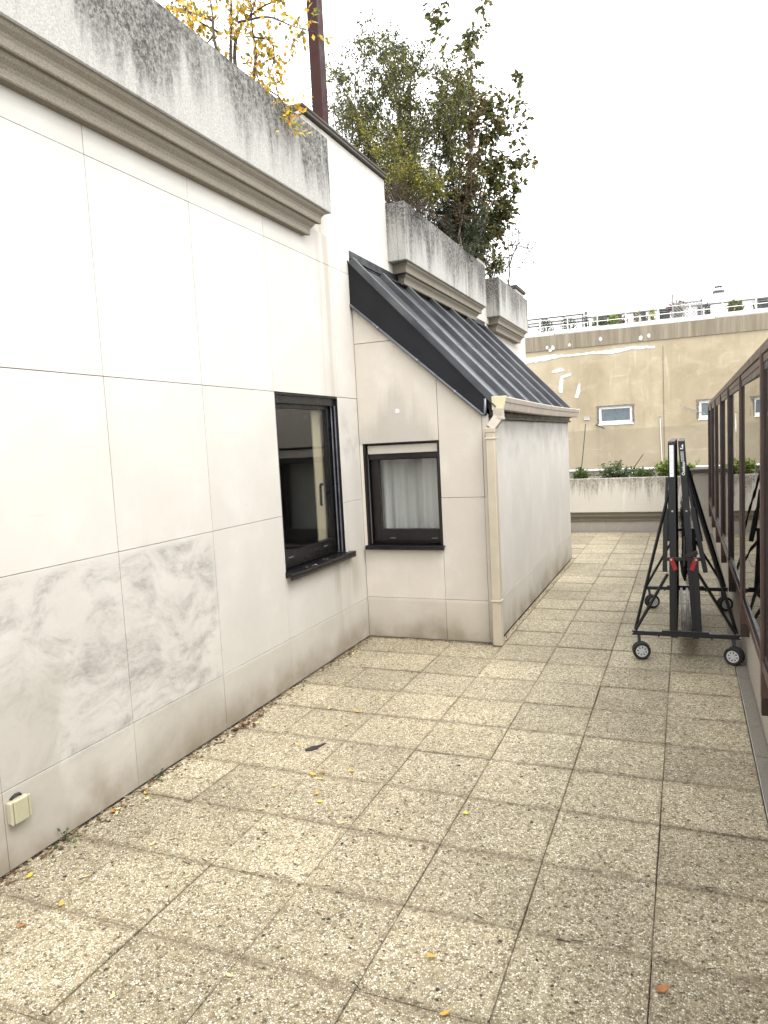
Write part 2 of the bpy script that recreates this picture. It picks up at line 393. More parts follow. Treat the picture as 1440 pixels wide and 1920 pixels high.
    def mesh(s, name, mats, org=(0, 0, 0), fix=True, smooth=False):
        me = bpy.data.meshes.new(name); ox, oy, oz = org
        me.from_pydata([(x-ox, y-oy, z-oz) for x, y, z in s.v], [], s.f)
        for m in (mats if isinstance(mats, (list, tuple)) else [mats]): me.materials.append(MATS[m])
        if len(set(s.mi)) > 1: me.polygons.foreach_set('material_index', s.mi)
        if s.col:
            at = me.color_attributes.new('leafcol', 'FLOAT_COLOR', 'POINT')
            at.data.foreach_set('color', [c for q in s.col for c in (*q, 1.0)])
        me.update()
        if fix:
            import bmesh
            bm = bmesh.new(); bm.from_mesh(me); bmesh.ops.recalc_face_normals(bm, faces=bm.faces); bm.to_mesh(me); bm.free()
        if smooth: me.polygons.foreach_set('use_smooth', [True]*len(me.polygons))
        return me
    def build(s, name, mats, parent=None, fix=True, smooth=False):
        org = ORG.get(parent.name, (0, 0, 0)) if parent is not None else (0, 0, 0)
        return link(name, s.mesh(name, mats, org, fix, smooth), parent)
ORG = {}
def link(name, me, parent=None, loc=(0, 0, 0)):
    o = bpy.data.objects.new(name, me); COL.objects.link(o); o.location = loc
    if parent is not None: o.parent = parent; ORG[o.name] = ORG.get(parent.name, (0, 0, 0))
    return o
def thing(name, label, cat, loc=(0, 0, 0), group=None):
    o = bpy.data.objects.new(name, None); COL.objects.link(o); o.location = loc; ORG[o.name] = tuple(loc); o.empty_display_size = .1
    o['label'] = label; o['category'] = cat
    if group: o['group'] = group
    return o
def tag(o, label, cat, group=None):
    o['label'] = label; o['category'] = cat
    if group: o['group'] = group
    return o
def kind(o, k): o['kind'] = k; return o
def one(name, label, cat, mb, mats, base, group=None, **kw):
    """a thing that is one mesh, its origin at its base"""
    return tag(link(name, mb.mesh(name, mats, base, **kw), None, base), label, cat, group)
def copy_thing(src, loc, label, group=None):
    r = src.copy(); COL.objects.link(r); r.location = loc; r['label'] = label
    if group: r['group'] = group
    for ch in src.children:
        c = ch.copy(); COL.objects.link(c); c.parent = r
        for g in ch.children:
            d = g.copy(); COL.objects.link(d); d.parent = c
    return r
U = random.uniform

# ================================================================== SETTING
g = MB(); g.box(-500, 500, -500, 900, -12.3, -12)
kind(g.build('ground', 'city_ground'), 'structure')

# ---- terrace floor: a bed and its exposed-aggregate slabs, each slab an object
fl = MB(); fl.box(-2.40, .60, -2.8, 10.75, -.25, -.022)
floor = kind(fl.build('terrace_floor', 'bed_dark'), 'structure')
floor['label'] = 'terrace floor paved with square exposed aggregate slabs'
SLABS = {}
def slab_mesh(w, d):
    k = (round(w, 3), round(d, 3))
    if k in SLABS: return SLABS[k]
    m = MB(); m.cbox(-w/2, w/2, -d/2, d/2, -.04, 0, .0026)
    me = m.mesh('paving_slab', 'exposed_aggregate')
    uv = me.uv_layers.new(name='UVMap')
    for lp in me.loops:
        c = me.vertices[lp.vertex_index].co; uv.data[lp.index].uv = ((c.x+w/2)/max(w, d), (c.y+d/2)/max(w, d))
    if abs(w-d) > .01:                       # cut slabs: keep real distances to both edges
        for lp in me.loops:
            c = me.vertices[lp.vertex_index].co
            uv.data[lp.index].uv = ((c.x+w/2)/w, (c.y+d/2)/d)
    SLABS[k] = me; return me
def lay(x0, x1, y0, y1):
    w = x1-x0-.0030; d = y1-y0-.0016
    o = link('paving_slab', slab_mesh(w, d), floor, ((x0+x1)/2 + U(-.0012, .0012), (y0+y1)/2 + U(-.0015, .0015), U(-.0022, .0022)))
    o.rotation_euler = (U(-.006, .006), U(-.006, .006), U(-.004, .004))
xs = [-2.327, -2.0, -1.6, -1.2, -.8, -.4, 0, .398]
for j in range(-6, 26):
    y0, y1 = j*.4, (j+1)*.4
    y1 = min(y1, 10.09)
    if y1-y0 < .05: continue
    for i in range(7):
        x0, x1 = xs[i], xs[i+1]
        if x0 < -1.25 and y0 > 3.3 and y0 < 7.55:
            continue
        if i < 3 and abs(y0-7.6) < .01: lay(x0, x1, y0, y1); continue
        lay(x0, x1, y0, y1)
lay(-1.247, -1.204, 3.6, 4.35)
for k in range(4): lay(-1.247, -1.204, 4.35+k*.8, 5.15+k*.8)

# ---- kerb strip along the glazed building
kb = MB(); kb.box(.402, .47, -2.8, 10.09, -.06, -.008)
kerb = kind(kb.build('kerb_strip', 'mortar'), 'structure')
yy = -2.8
for y in (-1.6, -.4, .8, 1.97, 3.15, 4.30, 5.45, 6.6, 7.67, 8.8, 9.95):
    m = MB(); m.cbox(.405, .466, yy+.004, y-.004, -.03, .004, .002); m.build('kerb_stone', 'kerb_concrete', kerb); yy = y

# ================================================================== STONE-CLAD BUILDING (left)
XW = -2.33
B = thing('stone_clad_building', 'pale limestone clad building with black framed window and concrete planter ledges on top', 'building', (XW, 0, 0))
c = MB()
WY0, WY1, WZ0, WZ1 = 2.318, 3.236, .768, 1.953
xb = XW-.030
c.box(-2.56, xb, -3.0, WY0-.01, -.2, 3.125); c.box(-2.56, xb, WY1+.01, 3.597, -.2, 3.125)
c.box(-2.56, xb, WY0-.01, WY1+.01, -.2, WZ0-.04); c.box(-2.56, xb, WY0-.01, WY1+.01, WZ1+.02, 3.125)
c.box(-6.5, -2.562, -3.0, 3.597, 2.9, 3.12)
c.box(-6.5, -2.40, 3.60, 10.70, -12, 3.20); c.box(-6.5, -2.42, -3.0, 3.597, -12, -.21)
c.build('wall', 'mortar', B)
def xpanel(y0, y1, z0, z1, x=XW, mat='limestone', name='stone_panel', par=None, t=.024, g=.0013):
    m = MB(); m.cbox(x-t, x + U(-.0012, .0012), y0+g, y1-g, z0+g, z1-g, .0010); return m.build(name, mat, par or B)
cols = [-3.0, -2.07, -1.35, -.62, .110, .832, 1.562, 2.312, 3.245, 3.595]
rows = [.004, .322, 1.146, 1.955, 2.926, 3.14]
for i in range(len(cols)-1):
    for j in range(len(rows)-1):
        a0, a1, b0, b1 = cols[i], cols[i+1], rows[j], rows[j+1]
        if j == 2: b1 -= .0006
        if i == 7 and j == 2: continue                       # window opening
        if i == 7 and j == 1: b1 = WZ0-.035
        xpanel(a0, a1, b0, b1)
# slips of stone beside the window below the second course
xpanel(2.312, WY0, .77, 1.955, t=.02, g=.0005); xpanel(WY1, 3.245, .77, 1.955, t=.02, g=.0005)
# set-back upper wall with its piers and copings
XU = -2.372
for a0, a1 in ((2.965, 3.30), (3.30, 4.13), (4.13, 4.53)): xpanel(a0, a1, 3.142, 3.945, XU)
for a0, a1 in ((3.60, 4.13), (4.13, 5.2), (5.2, 6.3), (6.3, 7.38), (7.38, 8.06)): xpanel(a0, a1, 3.00, 3.141, XU)
for a0, a1 in ((4.53, 5.5), (5.5, 6.5), (6.5, 7.39)): xpanel(a0, a1, 3.143, 3.70, XU)
for a0, a1 in ((7.39, 8.09), (10.03, 10.66)): xpanel(a0, a1, 3.142, 3.945, XU)
xpanel(8.09, 10.03, 3.142, 3.70, XU)
for a0, a1 in ((7.60, 8.35), (8.35, 9.15), (9.15, 9.95), (9.95, 10.66)):
    zz = -.02
    for z1 in (.33, 1.15, 1.95, 2.55, 3.0, 3.141):
        if not (z1 == 3.141 and a0 < 8.0): xpanel(max(a0, 8.06) if z1 == 3.141 else a0, a1, zz, z1, XU)
        zz = z1
ub = MB(); ub.box(-2.68, -2.40, 2.97, 4.53, 3.13, 3.944); ub.box(-2.68, -2.40, 7.39, 8.09, 3.21, 3.944); ub.box(-2.68, -2.40, 10.03, 10.66, 3.21, 3.944)
ub.build('pier', 'mortar', B)
for a0, a1 in ((2.97, 4.53), (7.40, 8.085), (9.97, 10.70)):
    m = MB(); m.cbox(-2.74, XU+.030, a0, a1, 3.950, 3.972, .004); m.cbox(-2.735, XU+.036, a0-.006, a1+.004, 3.9725, 3.995, .005); m.build('coping', 'coping_stone', B)

# -- main window
def frame_x(m, x0, x1, y0, y1, z0, z1, w, wb=None, wt=None):
    wb = w if wb is None else wb; wt = w if wt is None else wt
    m.cbox(x0, x1, y0, y0+w, z0, z1, .003); m.cbox(x0, x1, y1-w, y1, z0, z1, .003)
    m.cbox(x0+.0005, x1-.0005, y0+w-.002, y1-w+.002, z0, z0+wb, .003); m.cbox(x0+.0005, x1-.0005, y0+w-.002, y1-w+.002, z1-wt, z1, .003)
m = MB(); t = .012
m.box(-2.52, XW-.001, WY0+.0015, WY0+t, WZ0, WZ1-.002); m.box(-2.52, XW-.001, WY1-t, WY1-.0015, WZ0, WZ1-.002)
m.box(-2.52, XW-.001, WY0+t, WY1-t, WZ1-t, WZ1-.002); m.box(-2.52, -2.36, WY0+t, WY1-t, WZ0-.03, WZ0-.006)
m.box(-2.40, XW-.022, WY0+t, WY1-t, WZ1-.065, WZ1-t-.001)                       # shutter slot lip
win = m.build('window', 'black_frame', B)
win['label'] = 'tall black framed window in the near stone wall'
m = MB(); frame_x(m, -2.450, -2.400, WY0+t, WY1-t, WZ0, WZ1-t, .030, .062, .05); m.build('frame', 'black_frame', win)
m = MB(); frame_x(m, -2.440, -2.388, WY0+.030, WY1-.030, WZ0+.055, WZ1-.052, .042, .062, .045)
m.build('sash', 'black_frame', win)
for k in range(2):                                                              # shutter guide rails
    xr = (-2.372, -2.350)[k]; y = (WY1-.034, WY1-.018)[k]
    m = MB(); m.cbox(xr-.004, xr+.003, y-.006, y+.006, WZ0, WZ1-.066, .001); m.build('shutter_rail', 'lead_grey', win)
m = MB(); m.box(-2.400, -2.396, WY0+.071, WY1-.071, WZ0+.115, WZ1-.095); m.build('pane', 'window_glass', win)
m = MB(); m.box(-2.466, -2.456, 3.045, WY1-.014, WZ0+.01, WZ1-.01); m.build('inner_panel', 'reveal_cream', win)  # cream panel added behind the pane to show as a pale strip
m = MB(); m.tube([(-2.43, 3.11, 1.30), (-2.450, 3.110, 1.30), (-2.450, 3.105, 1.29), (-2.450, 3.10, 1.15), (-2.440, 3.10, 1.145)], .011, 8); m.build('handle', 'black_steel', win)
m = MB(); m.cbox(-2.372, XW+.052, WY0-.004, WY1+.075, WZ0-.028, WZ0-.006, .004); m.cbox(XW+.034, XW+.052, WY0-.004, WY1+.075, WZ0-.050, WZ0-.029, .003); m.build('sill', 'black_frame', win)
for k in range(2):
    m = MB(); m.cbox(-2.3880, -2.3845, 2.46+k*.52, 2.52+k*.52, WZ0+.072, WZ0+.080, .001); m.build('drain_cap', 'lead_grey', win)
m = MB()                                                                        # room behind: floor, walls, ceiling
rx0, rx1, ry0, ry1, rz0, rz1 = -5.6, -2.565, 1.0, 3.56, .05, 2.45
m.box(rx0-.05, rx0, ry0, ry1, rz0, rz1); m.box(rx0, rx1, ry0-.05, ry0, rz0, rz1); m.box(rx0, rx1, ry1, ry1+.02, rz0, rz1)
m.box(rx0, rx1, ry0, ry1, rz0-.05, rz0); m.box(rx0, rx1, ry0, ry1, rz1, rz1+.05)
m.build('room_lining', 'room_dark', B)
m = MB(); m.box(-2.562, -2.455, WY1-.012, WY1-.002, WZ0, WZ1); m.box(-2.562, -2.455, WY0+.002, WY0+.012, WZ0, WZ1)
m.box(-2.562, -2.455, WY0+.012, WY1-.012, WZ0-.035, WZ0-.012); m.box(-2.562, -2.455, WY0+.012, WY1-.012, WZ1+.001, WZ1+.012)
m.build('inner_reveal', 'reveal_cream', win)

# ================================================================== LEAN-TO ANNEX
YA, XS = 3.59, -1.25
A = thing('lean_to_annex', 'stone clad lean-to annex with steep dark zinc roof beside the near wall', 'annex', (-1.79, YA, 0))
SL = lambda x: 2.694 - .8917*(x + 2.326)                    # underside of the verge on the front wall
AW0, AW1, AZ0, AZ1 = -2.300, -1.652, .768, 1.588
def apanel(poly, mat='limestone_warm'):
    m = MB(); m.prism(poly, lambda a, b, d: (a, YA - d, b), -.024, U(-.0006, .0006), .0010); return m.build('stone_panel', mat, A)
def rect(x0, x1, z0, z1, g=.0013): return [(x0+g, z0+g), (x1-g, z0+g), (x1-g, z1-g), (x0+g, z1-g)]
XL = -2.328
apanel(rect(XL, -1.652, .006, .334)); apanel(rect(-1.652, -1.305, .006, .334)); apanel(rect(-1.305, -1.252, .006, .334))
apanel(rect(XL, -1.652, .334, AZ0-.014)); apanel(rect(-1.652, -1.305, .334, 1.140)); apanel(rect(-1.305, -1.252, .334, 1.140))
apanel(rect(XL, AW0, AZ0-.014, AZ1, .0008))
apanel([(-1.650, 1.142), (-1.307, 1.142), (-1.307, SL(-1.307)+.02), (-1.650, SL(-1.650)+.02)])
apanel([(-1.303, 1.142), (-1.254, 1.142), (-1.254, SL(-1.254)+.02), (-1.303, SL(-1.303)+.02)])
xt = (2.694-2.386)/.8917 - 2.326
apanel([(XL+.002, AZ1+.002), (-1.654, AZ1+.002), (-1.654, SL(-1.654)+.02), (xt+.02, 2.384), (XL+.002, 2.384)])
apanel([(XL+.002, 2.388), (xt+.018, 2.388), (XL+.002, 2.715)])
def spanel(y0, y1, z0, z1):
    m = MB(); m.cbox(XS-.024, XS + U(-.0006, .0006), y0+.0013, y1-.0013, z0+.0013, z1-.0013, .0010); m.build('stone_panel', 'limestone', A)
ys = [3.59, 4.28, 5.08, 5.88, 6.68, 7.575]
for i in range(5):
    spanel(ys[i], ys[i+1], .006, .330); spanel(ys[i], ys[i+1], .330, 1.735)
c = MB(); yb = YA+.026
def solid(x0, x1, z0, top):                                  # front wall core pieces following the slope
    c.add([(x0, yb, z0), (x1, yb, z0), (x1, yb, top(x1)), (x0, yb, top(x0)), (x0, 3.76, z0), (x1, 3.76, z0), (x1, 3.76, top(x1)), (x0, 3.76, top(x0))],
          [(0, 1, 2, 3), (7, 6, 5, 4), (0, 4, 5, 1), (1, 5, 6, 2), (2, 6, 7, 3), (3, 7, 4, 0)])
solid(-2.395, AW0-.004, -.2, SL); solid(AW1+.004, XS-.026, -.2, SL)
solid(AW0-.004, AW1+.004, -.2, lambda x: AZ0-.02); solid(AW0-.004, AW1+.004, AZ1+.012, SL)
c.box(-1.40, XS-.026, 3.762, 7.57, -.2, 1.735); c.box(-2.395, -1.402, 7.45, 7.57, -.2, 2.0)
c.build('wall', 'mortar', A)
# window of the annex
m = MB(); t = .016
for x0, x1 in ((AW0+.001, AW0+t), (AW1-t, AW1-.001)): m.box(x0, x1, YA+.001, 3.74, AZ0, AZ1-.001)
m.box(AW0+t, AW1-t, YA+.003, 3.74, AZ1-.008, AZ1-.0015); m.box(AW0+t, AW1-t, YA+.02, 3.74, AZ0-.012, AZ0-.002)
aw = m.build('window', 'brown_frame', A); aw['label'] = 'small dark framed window with a grey net curtain'
def frame_y(m, y0, y1, x0, x1, z0, z1, w, wb, wt, wl=None):
    wl = w if wl is None else wl
    m.cbox(x0, x0+wl, y0, y1, z0, z1, .003); m.cbox(x1-w, x1, y0, y1, z0, z1, .003)
    m.cbox(x0+wl-.002, x1-w+.002, y0+.0005, y1-.0005, z0, z0+wb, .003); m.cbox(x0+wl-.002, x1-w+.002, y0+.0005, y1-.0005, z1-wt, z1, .003)
m = MB(); frame_y(m, 3.690, 3.738, AW0+t, AW1-t, AZ0, 1.505, .022, .03, .03); m.build('frame', 'brown_frame', aw)
m = MB(); frame_y(m, 3.672, 3.725, AW0+.030, AW1-.024, AZ0+.020, 1.485, .030, .098, .034, .064); m.build('sash', 'brown_frame', aw)
m = MB(); m.cbox(AW0+t+.010, AW1-t, 3.640, 3.665, 1.455, 1.500, .003); m.build('shutter_end_bar', 'brown_frame', aw)
m = MB(); m.cbox(AW0+t+.008, AW1-t, 3.628, 3.670, 1.502, 1.572, .004); m.build('shutter_box', 'shutter_box', aw)
m = MB(); m.box(AW0+.088, AW1-.05, 3.694, 3.698, AZ0+.112, 1.456); m.build('pane', 'window_glass', aw)
m = MB(); m.cbox(AW0+t+.001, AW0+t+.007, 3.636, 3.642, AZ0, 1.50, .001); m.build('shutter_rail', 'lead_grey', aw)
for x in (-2.13, -1.77):
    m = MB(); m.cbox(x, x+.048, 3.667, 3.6715, AZ0+.040, AZ0+.048, .001); m.build('drain_cap', 'lead_grey', aw)
m = MB(); m.cbox(AW0-.006, AW1+.018, YA-.045, YA+.06, AZ0-.013, AZ0-.002, .003); m.cbox(AW0-.006, AW1+.018, YA-.045, YA-.030, AZ0-.036, AZ0-.0135, .002); m.build('sill', 'black_frame', aw)
m = MB(); nx = 44                                            # net curtain hanging in soft folds
vs = []; 
for i in range(nx+1):
    x = -2.285 + i*(.64/nx); f = .012*sin(i*.9) + .010*sin(i*.37+1) + (.022 if 12 < i < 30 else 0)
    for z, k in ((1.56, .6), (1.2, 1), (.76, 1.25)): vs.append((x, 3.800 + f*k, z))
m.add(vs, [(i*3+j, (i+1)*3+j, (i+1)*3+j+1, i*3+j+1) for i in range(nx) for j in range(2)])
m.build('curtain', 'net_curtain', aw, fix=False, smooth=True)
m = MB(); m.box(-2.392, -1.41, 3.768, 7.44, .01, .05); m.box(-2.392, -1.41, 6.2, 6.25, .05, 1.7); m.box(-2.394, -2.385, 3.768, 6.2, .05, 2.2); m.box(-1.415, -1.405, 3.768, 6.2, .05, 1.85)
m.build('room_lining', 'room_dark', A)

m = MB(); m.prism([(-1.985+.022*cos(k*pi/5)*U(.8, 1.1), 1.835+.022*sin(k*pi/5)*U(.8, 1.1)) for k in range(10)], lambda a, b, d: (a, d, b), YA, YA-.002); m.build('filler_spot', 'white_filler', A)
# -- zinc roof: sheets, batten caps, upstand flashing
XR0, ZR0, XR1, ZR1 = -2.372, 3.072, -1.188, 1.815            # ridge and eaves lines of the slope
rd = Vector((XR1-XR0, 0, ZR1-ZR0)); rl = rd.length; rd.normalize(); rn = Vector((-rd.z, 0, rd.x))
def rp(s_, y, h): q = Vector((XR0, 0, ZR0)) + rd*s_ + rn*h; return (q.x, y, q.z)
def rbox(m, s0, s1, y0, y1, h0, h1):
    return m.add([rp(s0, y0, h0), rp(s1, y0, h0), rp(s1, y1, h0), rp(s0, y1, h0), rp(s0, y0, h1), rp(s1, y0, h1), rp(s1, y1, h1), rp(s0, y1, h1)],
                 [(0, 3, 2, 1), (4, 5, 6, 7), (0, 1, 5, 4), (1, 2, 6, 5), (2, 3, 7, 6), (3, 0, 4, 7)])
YR0, YR1 = 3.556, 7.76
m = MB(); rbox(m, -.0, rl-.01, 3.590, YR1-.032, -.055, -.006); rf = m.build('roof', 'zinc_fascia', A); rf['label'] = 'steep dark grey zinc batten roof'
seams = [3.585, 4.205, 4.83, 5.50, 6.18, 6.86, 7.60]
for i in range(len(seams)):
    y = seams[i]
    if i < len(seams)-1:
        y2 = seams[i+1]; cut = rl*(.44 + .05*(i % 2))
        m = MB(); rbox(m, .045, cut+.03, y+.022, y2-.022, -.005, .0035); m.build('roof_sheet', 'zinc_dark', rf)
        m = MB(); rbox(m, cut, rl+.012, y+.022, y2-.022, -.0045, .001); m.build('roof_sheet', 'zinc_dark', rf)
        if i == 0:
            m = MB(); rbox(m, .03, rl+.004, YR0-.006, y-.024, -.003, .005); m.build('verge_flashing', 'zinc_dark', rf)
    # batten cap in two lengths, the upper lapping over the lower
    prof = [(-.024, 0), (-.017, .043), (-.011, .048), (.011, .048), (.017, .043), (.024, 0)]
    for s0, s1, k in ((.07, rl*.47, 1.06), (rl*.46, rl+.004, 1.0)):
        m = MB(); vs = [rp(s_, y+a*k, b*k) for s_ in (s0, s1) for a, b in prof]; n = 6
        m.add(vs, [[j, j+1, n+j+1, n+j] for j in range(n-1)] + [list(range(n)), list(range(n, 2*n))[::-1]]); m.build('batten_cap', 'zinc_dark', rf)
    for s_ in (.10, rl*.47, rl*.72):
        m = MB(); m.disc(rp(s_, y, .052), rn, .006, .005, 8); m.build('roof_screw', 'bolt_steel', rf)
m = MB(); rbox(m, .03, rl+.004, 7.625, YR1, -.004, .004); m.build('roof_sheet', 'zinc_dark', rf)
m = MB(); m.bar((XU+.010, YR0+.05, 3.095), (XU+.010, YR1+.14, 3.095), .020, .080); m.bar((XU+.034, YR0+.05, 3.058), (XU+.034, YR1+.14, 3.058), .034, .012); m.build('ridge_flashing', 'zinc_fascia', rf)
m = MB(); rbox(m, 0.02, .062, YR0+.05, YR1, .004, .012); m.build('ridge_flashing', 'zinc_dark', rf)
# verge boards clad in zinc (front and back) with a lead bead along their lower edge
def verge(y0, y1, nm):
    poly = [(-2.330, 2.690), (-1.283, 1.757), (-1.262, 1.757), (-1.262, 1.893), (-2.330, 3.0265)]
    m = MB(); m.prism(poly, lambda a, b, d: (a, d, b), y1, y0, 0); m.build(nm, 'zinc_fascia', A)
verge(3.560, 3.588, 'verge_board'); verge(7.73, 7.757, 'verge_board')
m = MB(); m.tube([(-2.330, 3.556, 2.690), (-1.286, 3.556, 1.760), (-1.268, 3.556, 1.770), (-1.264, 3.556, 1.88)], .011, 8); m.build('verge_bead', 'lead_grey', A, smooth=True)
for k in (.22, .52, .80):
    x = -2.330 + 1.044*k; z = 2.690 - .930*k
    m = MB(); m.disc((x, 3.552, z), (.747, 0, -.665), .013, .018, 8); m.build('bead_clip', 'lead_grey', A)
for k in range(5):                                           # fascia under the gutter
    m = MB(); y = 3.60 + k*.795; m.cbox(XS+.001, XS+.022, y+.003, y+.792, 1.748, 1.885, .002); m.cbox(XS+.001, XS+.036, y+.003, y+.792, 1.728, 1.747, .002); m.build('fascia_piece', 'brown_frame', A)
# gutter: box section, slightly sagging, with end caps
gp = [(0, 0), (.078, 0), (.102, .088), (.098, .094), (.092, .088), (.072, .008), (.006, .008), (.006, .094), (0, .094)]
m = MB(); vs = []; st = 14
for i in range(st+1):
    y = 3.568 + i*(4.06/st); sag = -.012*sin(pi*i/st)
    vs += [(-1.212+a, y, 1.793+b+sag) for a, b in gp]
n = len(gp); m.add(vs, [[i*n+j, i*n+(j+1) % n, (i+1)*n+(j+1) % n, (i+1)*n+j] for i in range(st) for j in range(n)])
gt = m.build('gutter', 'gutter_cream', A); gt['label'] = 'cream box gutter sagging slightly along the eaves'
for y in (3.562, 7.630):
    m = MB(); m.prism([(-.004, -.004), (.082, -.004), (.108, .098), (-.004, .098)], lambda a, b, d: (-1.212+a, y+d, 1.793+b), .008, -.004, .002); m.build('end_cap', 'end_cap_cream', gt)
m = MB(); vs = []
for i in range(st+1):
    y = 3.58 + i*(4.04/st); sag = -.012*sin(pi*i/st)
    vs += [(-1.212+a, y, 1.793+b+sag) for a, b in ((.0925, .052), (.0955, .052), (.0965, .0560), (.0935, .0560))]
m.add(vs, [[i*4+j, i*4+(j+1) % 4, (i+1)*4+(j+1) % 4, (i+1)*4+j] for i in range(st) for j in range(4)]); m.build('gutter_bead', 'cornice_concrete', gt)
# square downpipe with swan neck
dp = MB(); dp.cbox(-1.263, -1.191, 3.505, 3.577, .004, 1.655, .008); dpo = dp.build('downpipe', 'cream_plastic', A)
m = MB(); m.bar((-1.170, 3.575, 1.800), (-1.170, 3.575, 1.728), .070, .070, (0, 1, 0)); m.build('outlet', 'gutter_cream', dpo)
m = MB(); m.bar((-1.170, 3.575, 1.735), (-1.227, 3.541, 1.655), .068, .068, (0, 1, 0)); m.build('elbow', 'gutter_cream', dpo)
m = MB(); m.cbox(-1.209, -1.131, 3.536, 3.614, 1.715, 1.738, .004); m.build('collar', 'gutter_cream', dpo)
for z in (1.575, .345):
    m = MB(); m.cbox(-1.268, -1.186, 3.500, 3.582, z, z+.014, .003); m.build('pipe_clip', 'cream_plastic', dpo)
m = MB(); m.cbox(-1.267, -1.187, 3.501, 3.581, 1.625, 1.662, .004); m.build('collar', 'cream_plastic', dpo)

# ================================================================== CONCRETE PLANTERS ON THE LEDGE
XP = -2.19
def planter(label, y0, y1, depth, cy0, cy1):
    P = thing('concrete_planter', label, 'planter', (XP, (y0+y1)/2, 3.0), 'stained concrete planters along the upper ledge')
    zt, zb_ = 3.742, 3.228
    m = MB(); w = .085
    m.cbox(XP-w, XP, y0, y1, zb_, zt, .006)
    m.cbox(XP-depth, XP-w-.0005, y0, y0+w, zb_, zt-.001, .006); m.cbox(XP-depth, XP-w-.0005, y1-w, y1, zb_, zt-.001, .006)
    m.cbox(XP-depth, XP-depth+w, y0+w+.0005, y1-w-.0005, zb_, zt-.0015, .006); m.box(XP-depth+w, XP-w-.001, y0+w+.001, y1-w-.001, zb_+.002, zb_+.06)
    m.build('trough', 'planter_concrete', P)
    m = MB(); m.box(XP-depth+w+.002, XP-w-.003, y0+w+.003, y1-w-.003, zb_+.07, zt-.05); m.build('soil', 'soil', P)
    # two-step cornice that carries it, mitred returns at the ends
    for (x1, e, z0, z1) in ((-2.235, .085, 3.140, 3.2265), (-2.285, .165, 3.052, 3.1385)):
        m = MB(); h = z1-z0
        pr = [(x1-.030, z0), (x1-.004, z0), (x1, z0+.006), (x1, z0+h*.42), (x1+.006, z0+h*.60), (x1+.022, z0+h*.80), (x1+.030, z1), (-2.40, z1), (-2.40, z0)]
        n = len(pr); vs = []
        for yy, sg in ((y0+e, -1), (y1-e, 1)):
            for a, b in pr: vs.append((a, yy + sg*max(-.03, a-x1)*1.0, b))
        m.add(vs, [[j, (j+1) % n, n+(j+1) % n, n+j] for j in range(n)] + [list(range(n)), list(range(n, 2*n))[::-1]])
        m.build('cornice', 'cornice_concrete', P)
    return P
planter('long stained concrete planter nearest the camera, with a yellow leaved shrub in it', -2.6, 3.03, .52, 0, 0)
planter('middle stained concrete planter overflowing with dense bushes above the zinc roof', 4.535, 7.39, 1.35, 0, 0)
planter('short farthest stained concrete planter on the ledge, holding a bare sapling', 8.09, 10.03, .52, 0, 0)

# ================================================================== FAR END: planter wall, pier, parapet
P = thing('concrete_planter', 'low white concrete planter wall closing the far end of the terrace, green weeds inside', 'planter', (-.9, 10.1, 0))
m = MB(); m.cbox(-2.36, .205, 10.10, 10.18, .318, .860, .005); m.cbox(-2.36, .205, 10.60, 10.68, .318, .855, .005); m.box(-2.36, .205, 10.18, 10.60, .318, .36); m.box(.125, .205, 10.18, 10.60, .36, .855)
m.build('trough', 'far_planter_concrete', P)
m = MB(); m.box(-2.36, .122, 10.181, 10.599, .36, .79); m.build('soil', 'soil', P)
for y, z0, z1, in ((10.125, .245, .3165), (10.15, .170, .2435)):
    m = MB(); m.prism([(y, z0), (y-.004, z0+.006), (y-.004, z0+.035), (y-.022, z1), (10.6, z1), (10.6, z0)], lambda a, b, d: (d, a, b), -2.36, .20, 0); m.build('cornice', 'cornice_concrete', P)
m = MB(); m.box(-2.36, .20, 10.165, 10.6, -.05, .169); m.build('plinth', 'grey_concrete', P)
P = thing('wall_pier', 'grey concrete pier with overhanging dark coping between the planter wall and the glazed building', 'pier', (.42, 10.1, 0))
m = MB(); m.cbox(.212, .72, 10.075, 10.70, -.05, .335, .004); m.cbox(.212, .72, 10.075, 10.70, .338, .905, .004); m.build('wall', 'grey_concrete', P)
m = MB(); m.cbox(.165, .76, 10.03, 10.75, .907, .932, .004); m.cbox(.155, .77, 10.02, 10.76, .933, .962, .005); m.build('coping', 'coping_stone', P)
P = thing('parapet_wall', 'grey green parapet wall with thin white cap behind the weeds of the far planter', 'wall', (-1, 10.95, 0))
m = MB(); m.box(-6, 6, 10.92, 11.05, -12, .935); m.build('wall', 'grey_concrete', P)
m = MB(); m.cbox(-6, 6, 10.90, 11.07, .936, .962, .003); m.build('cap', 'white_paint', P)

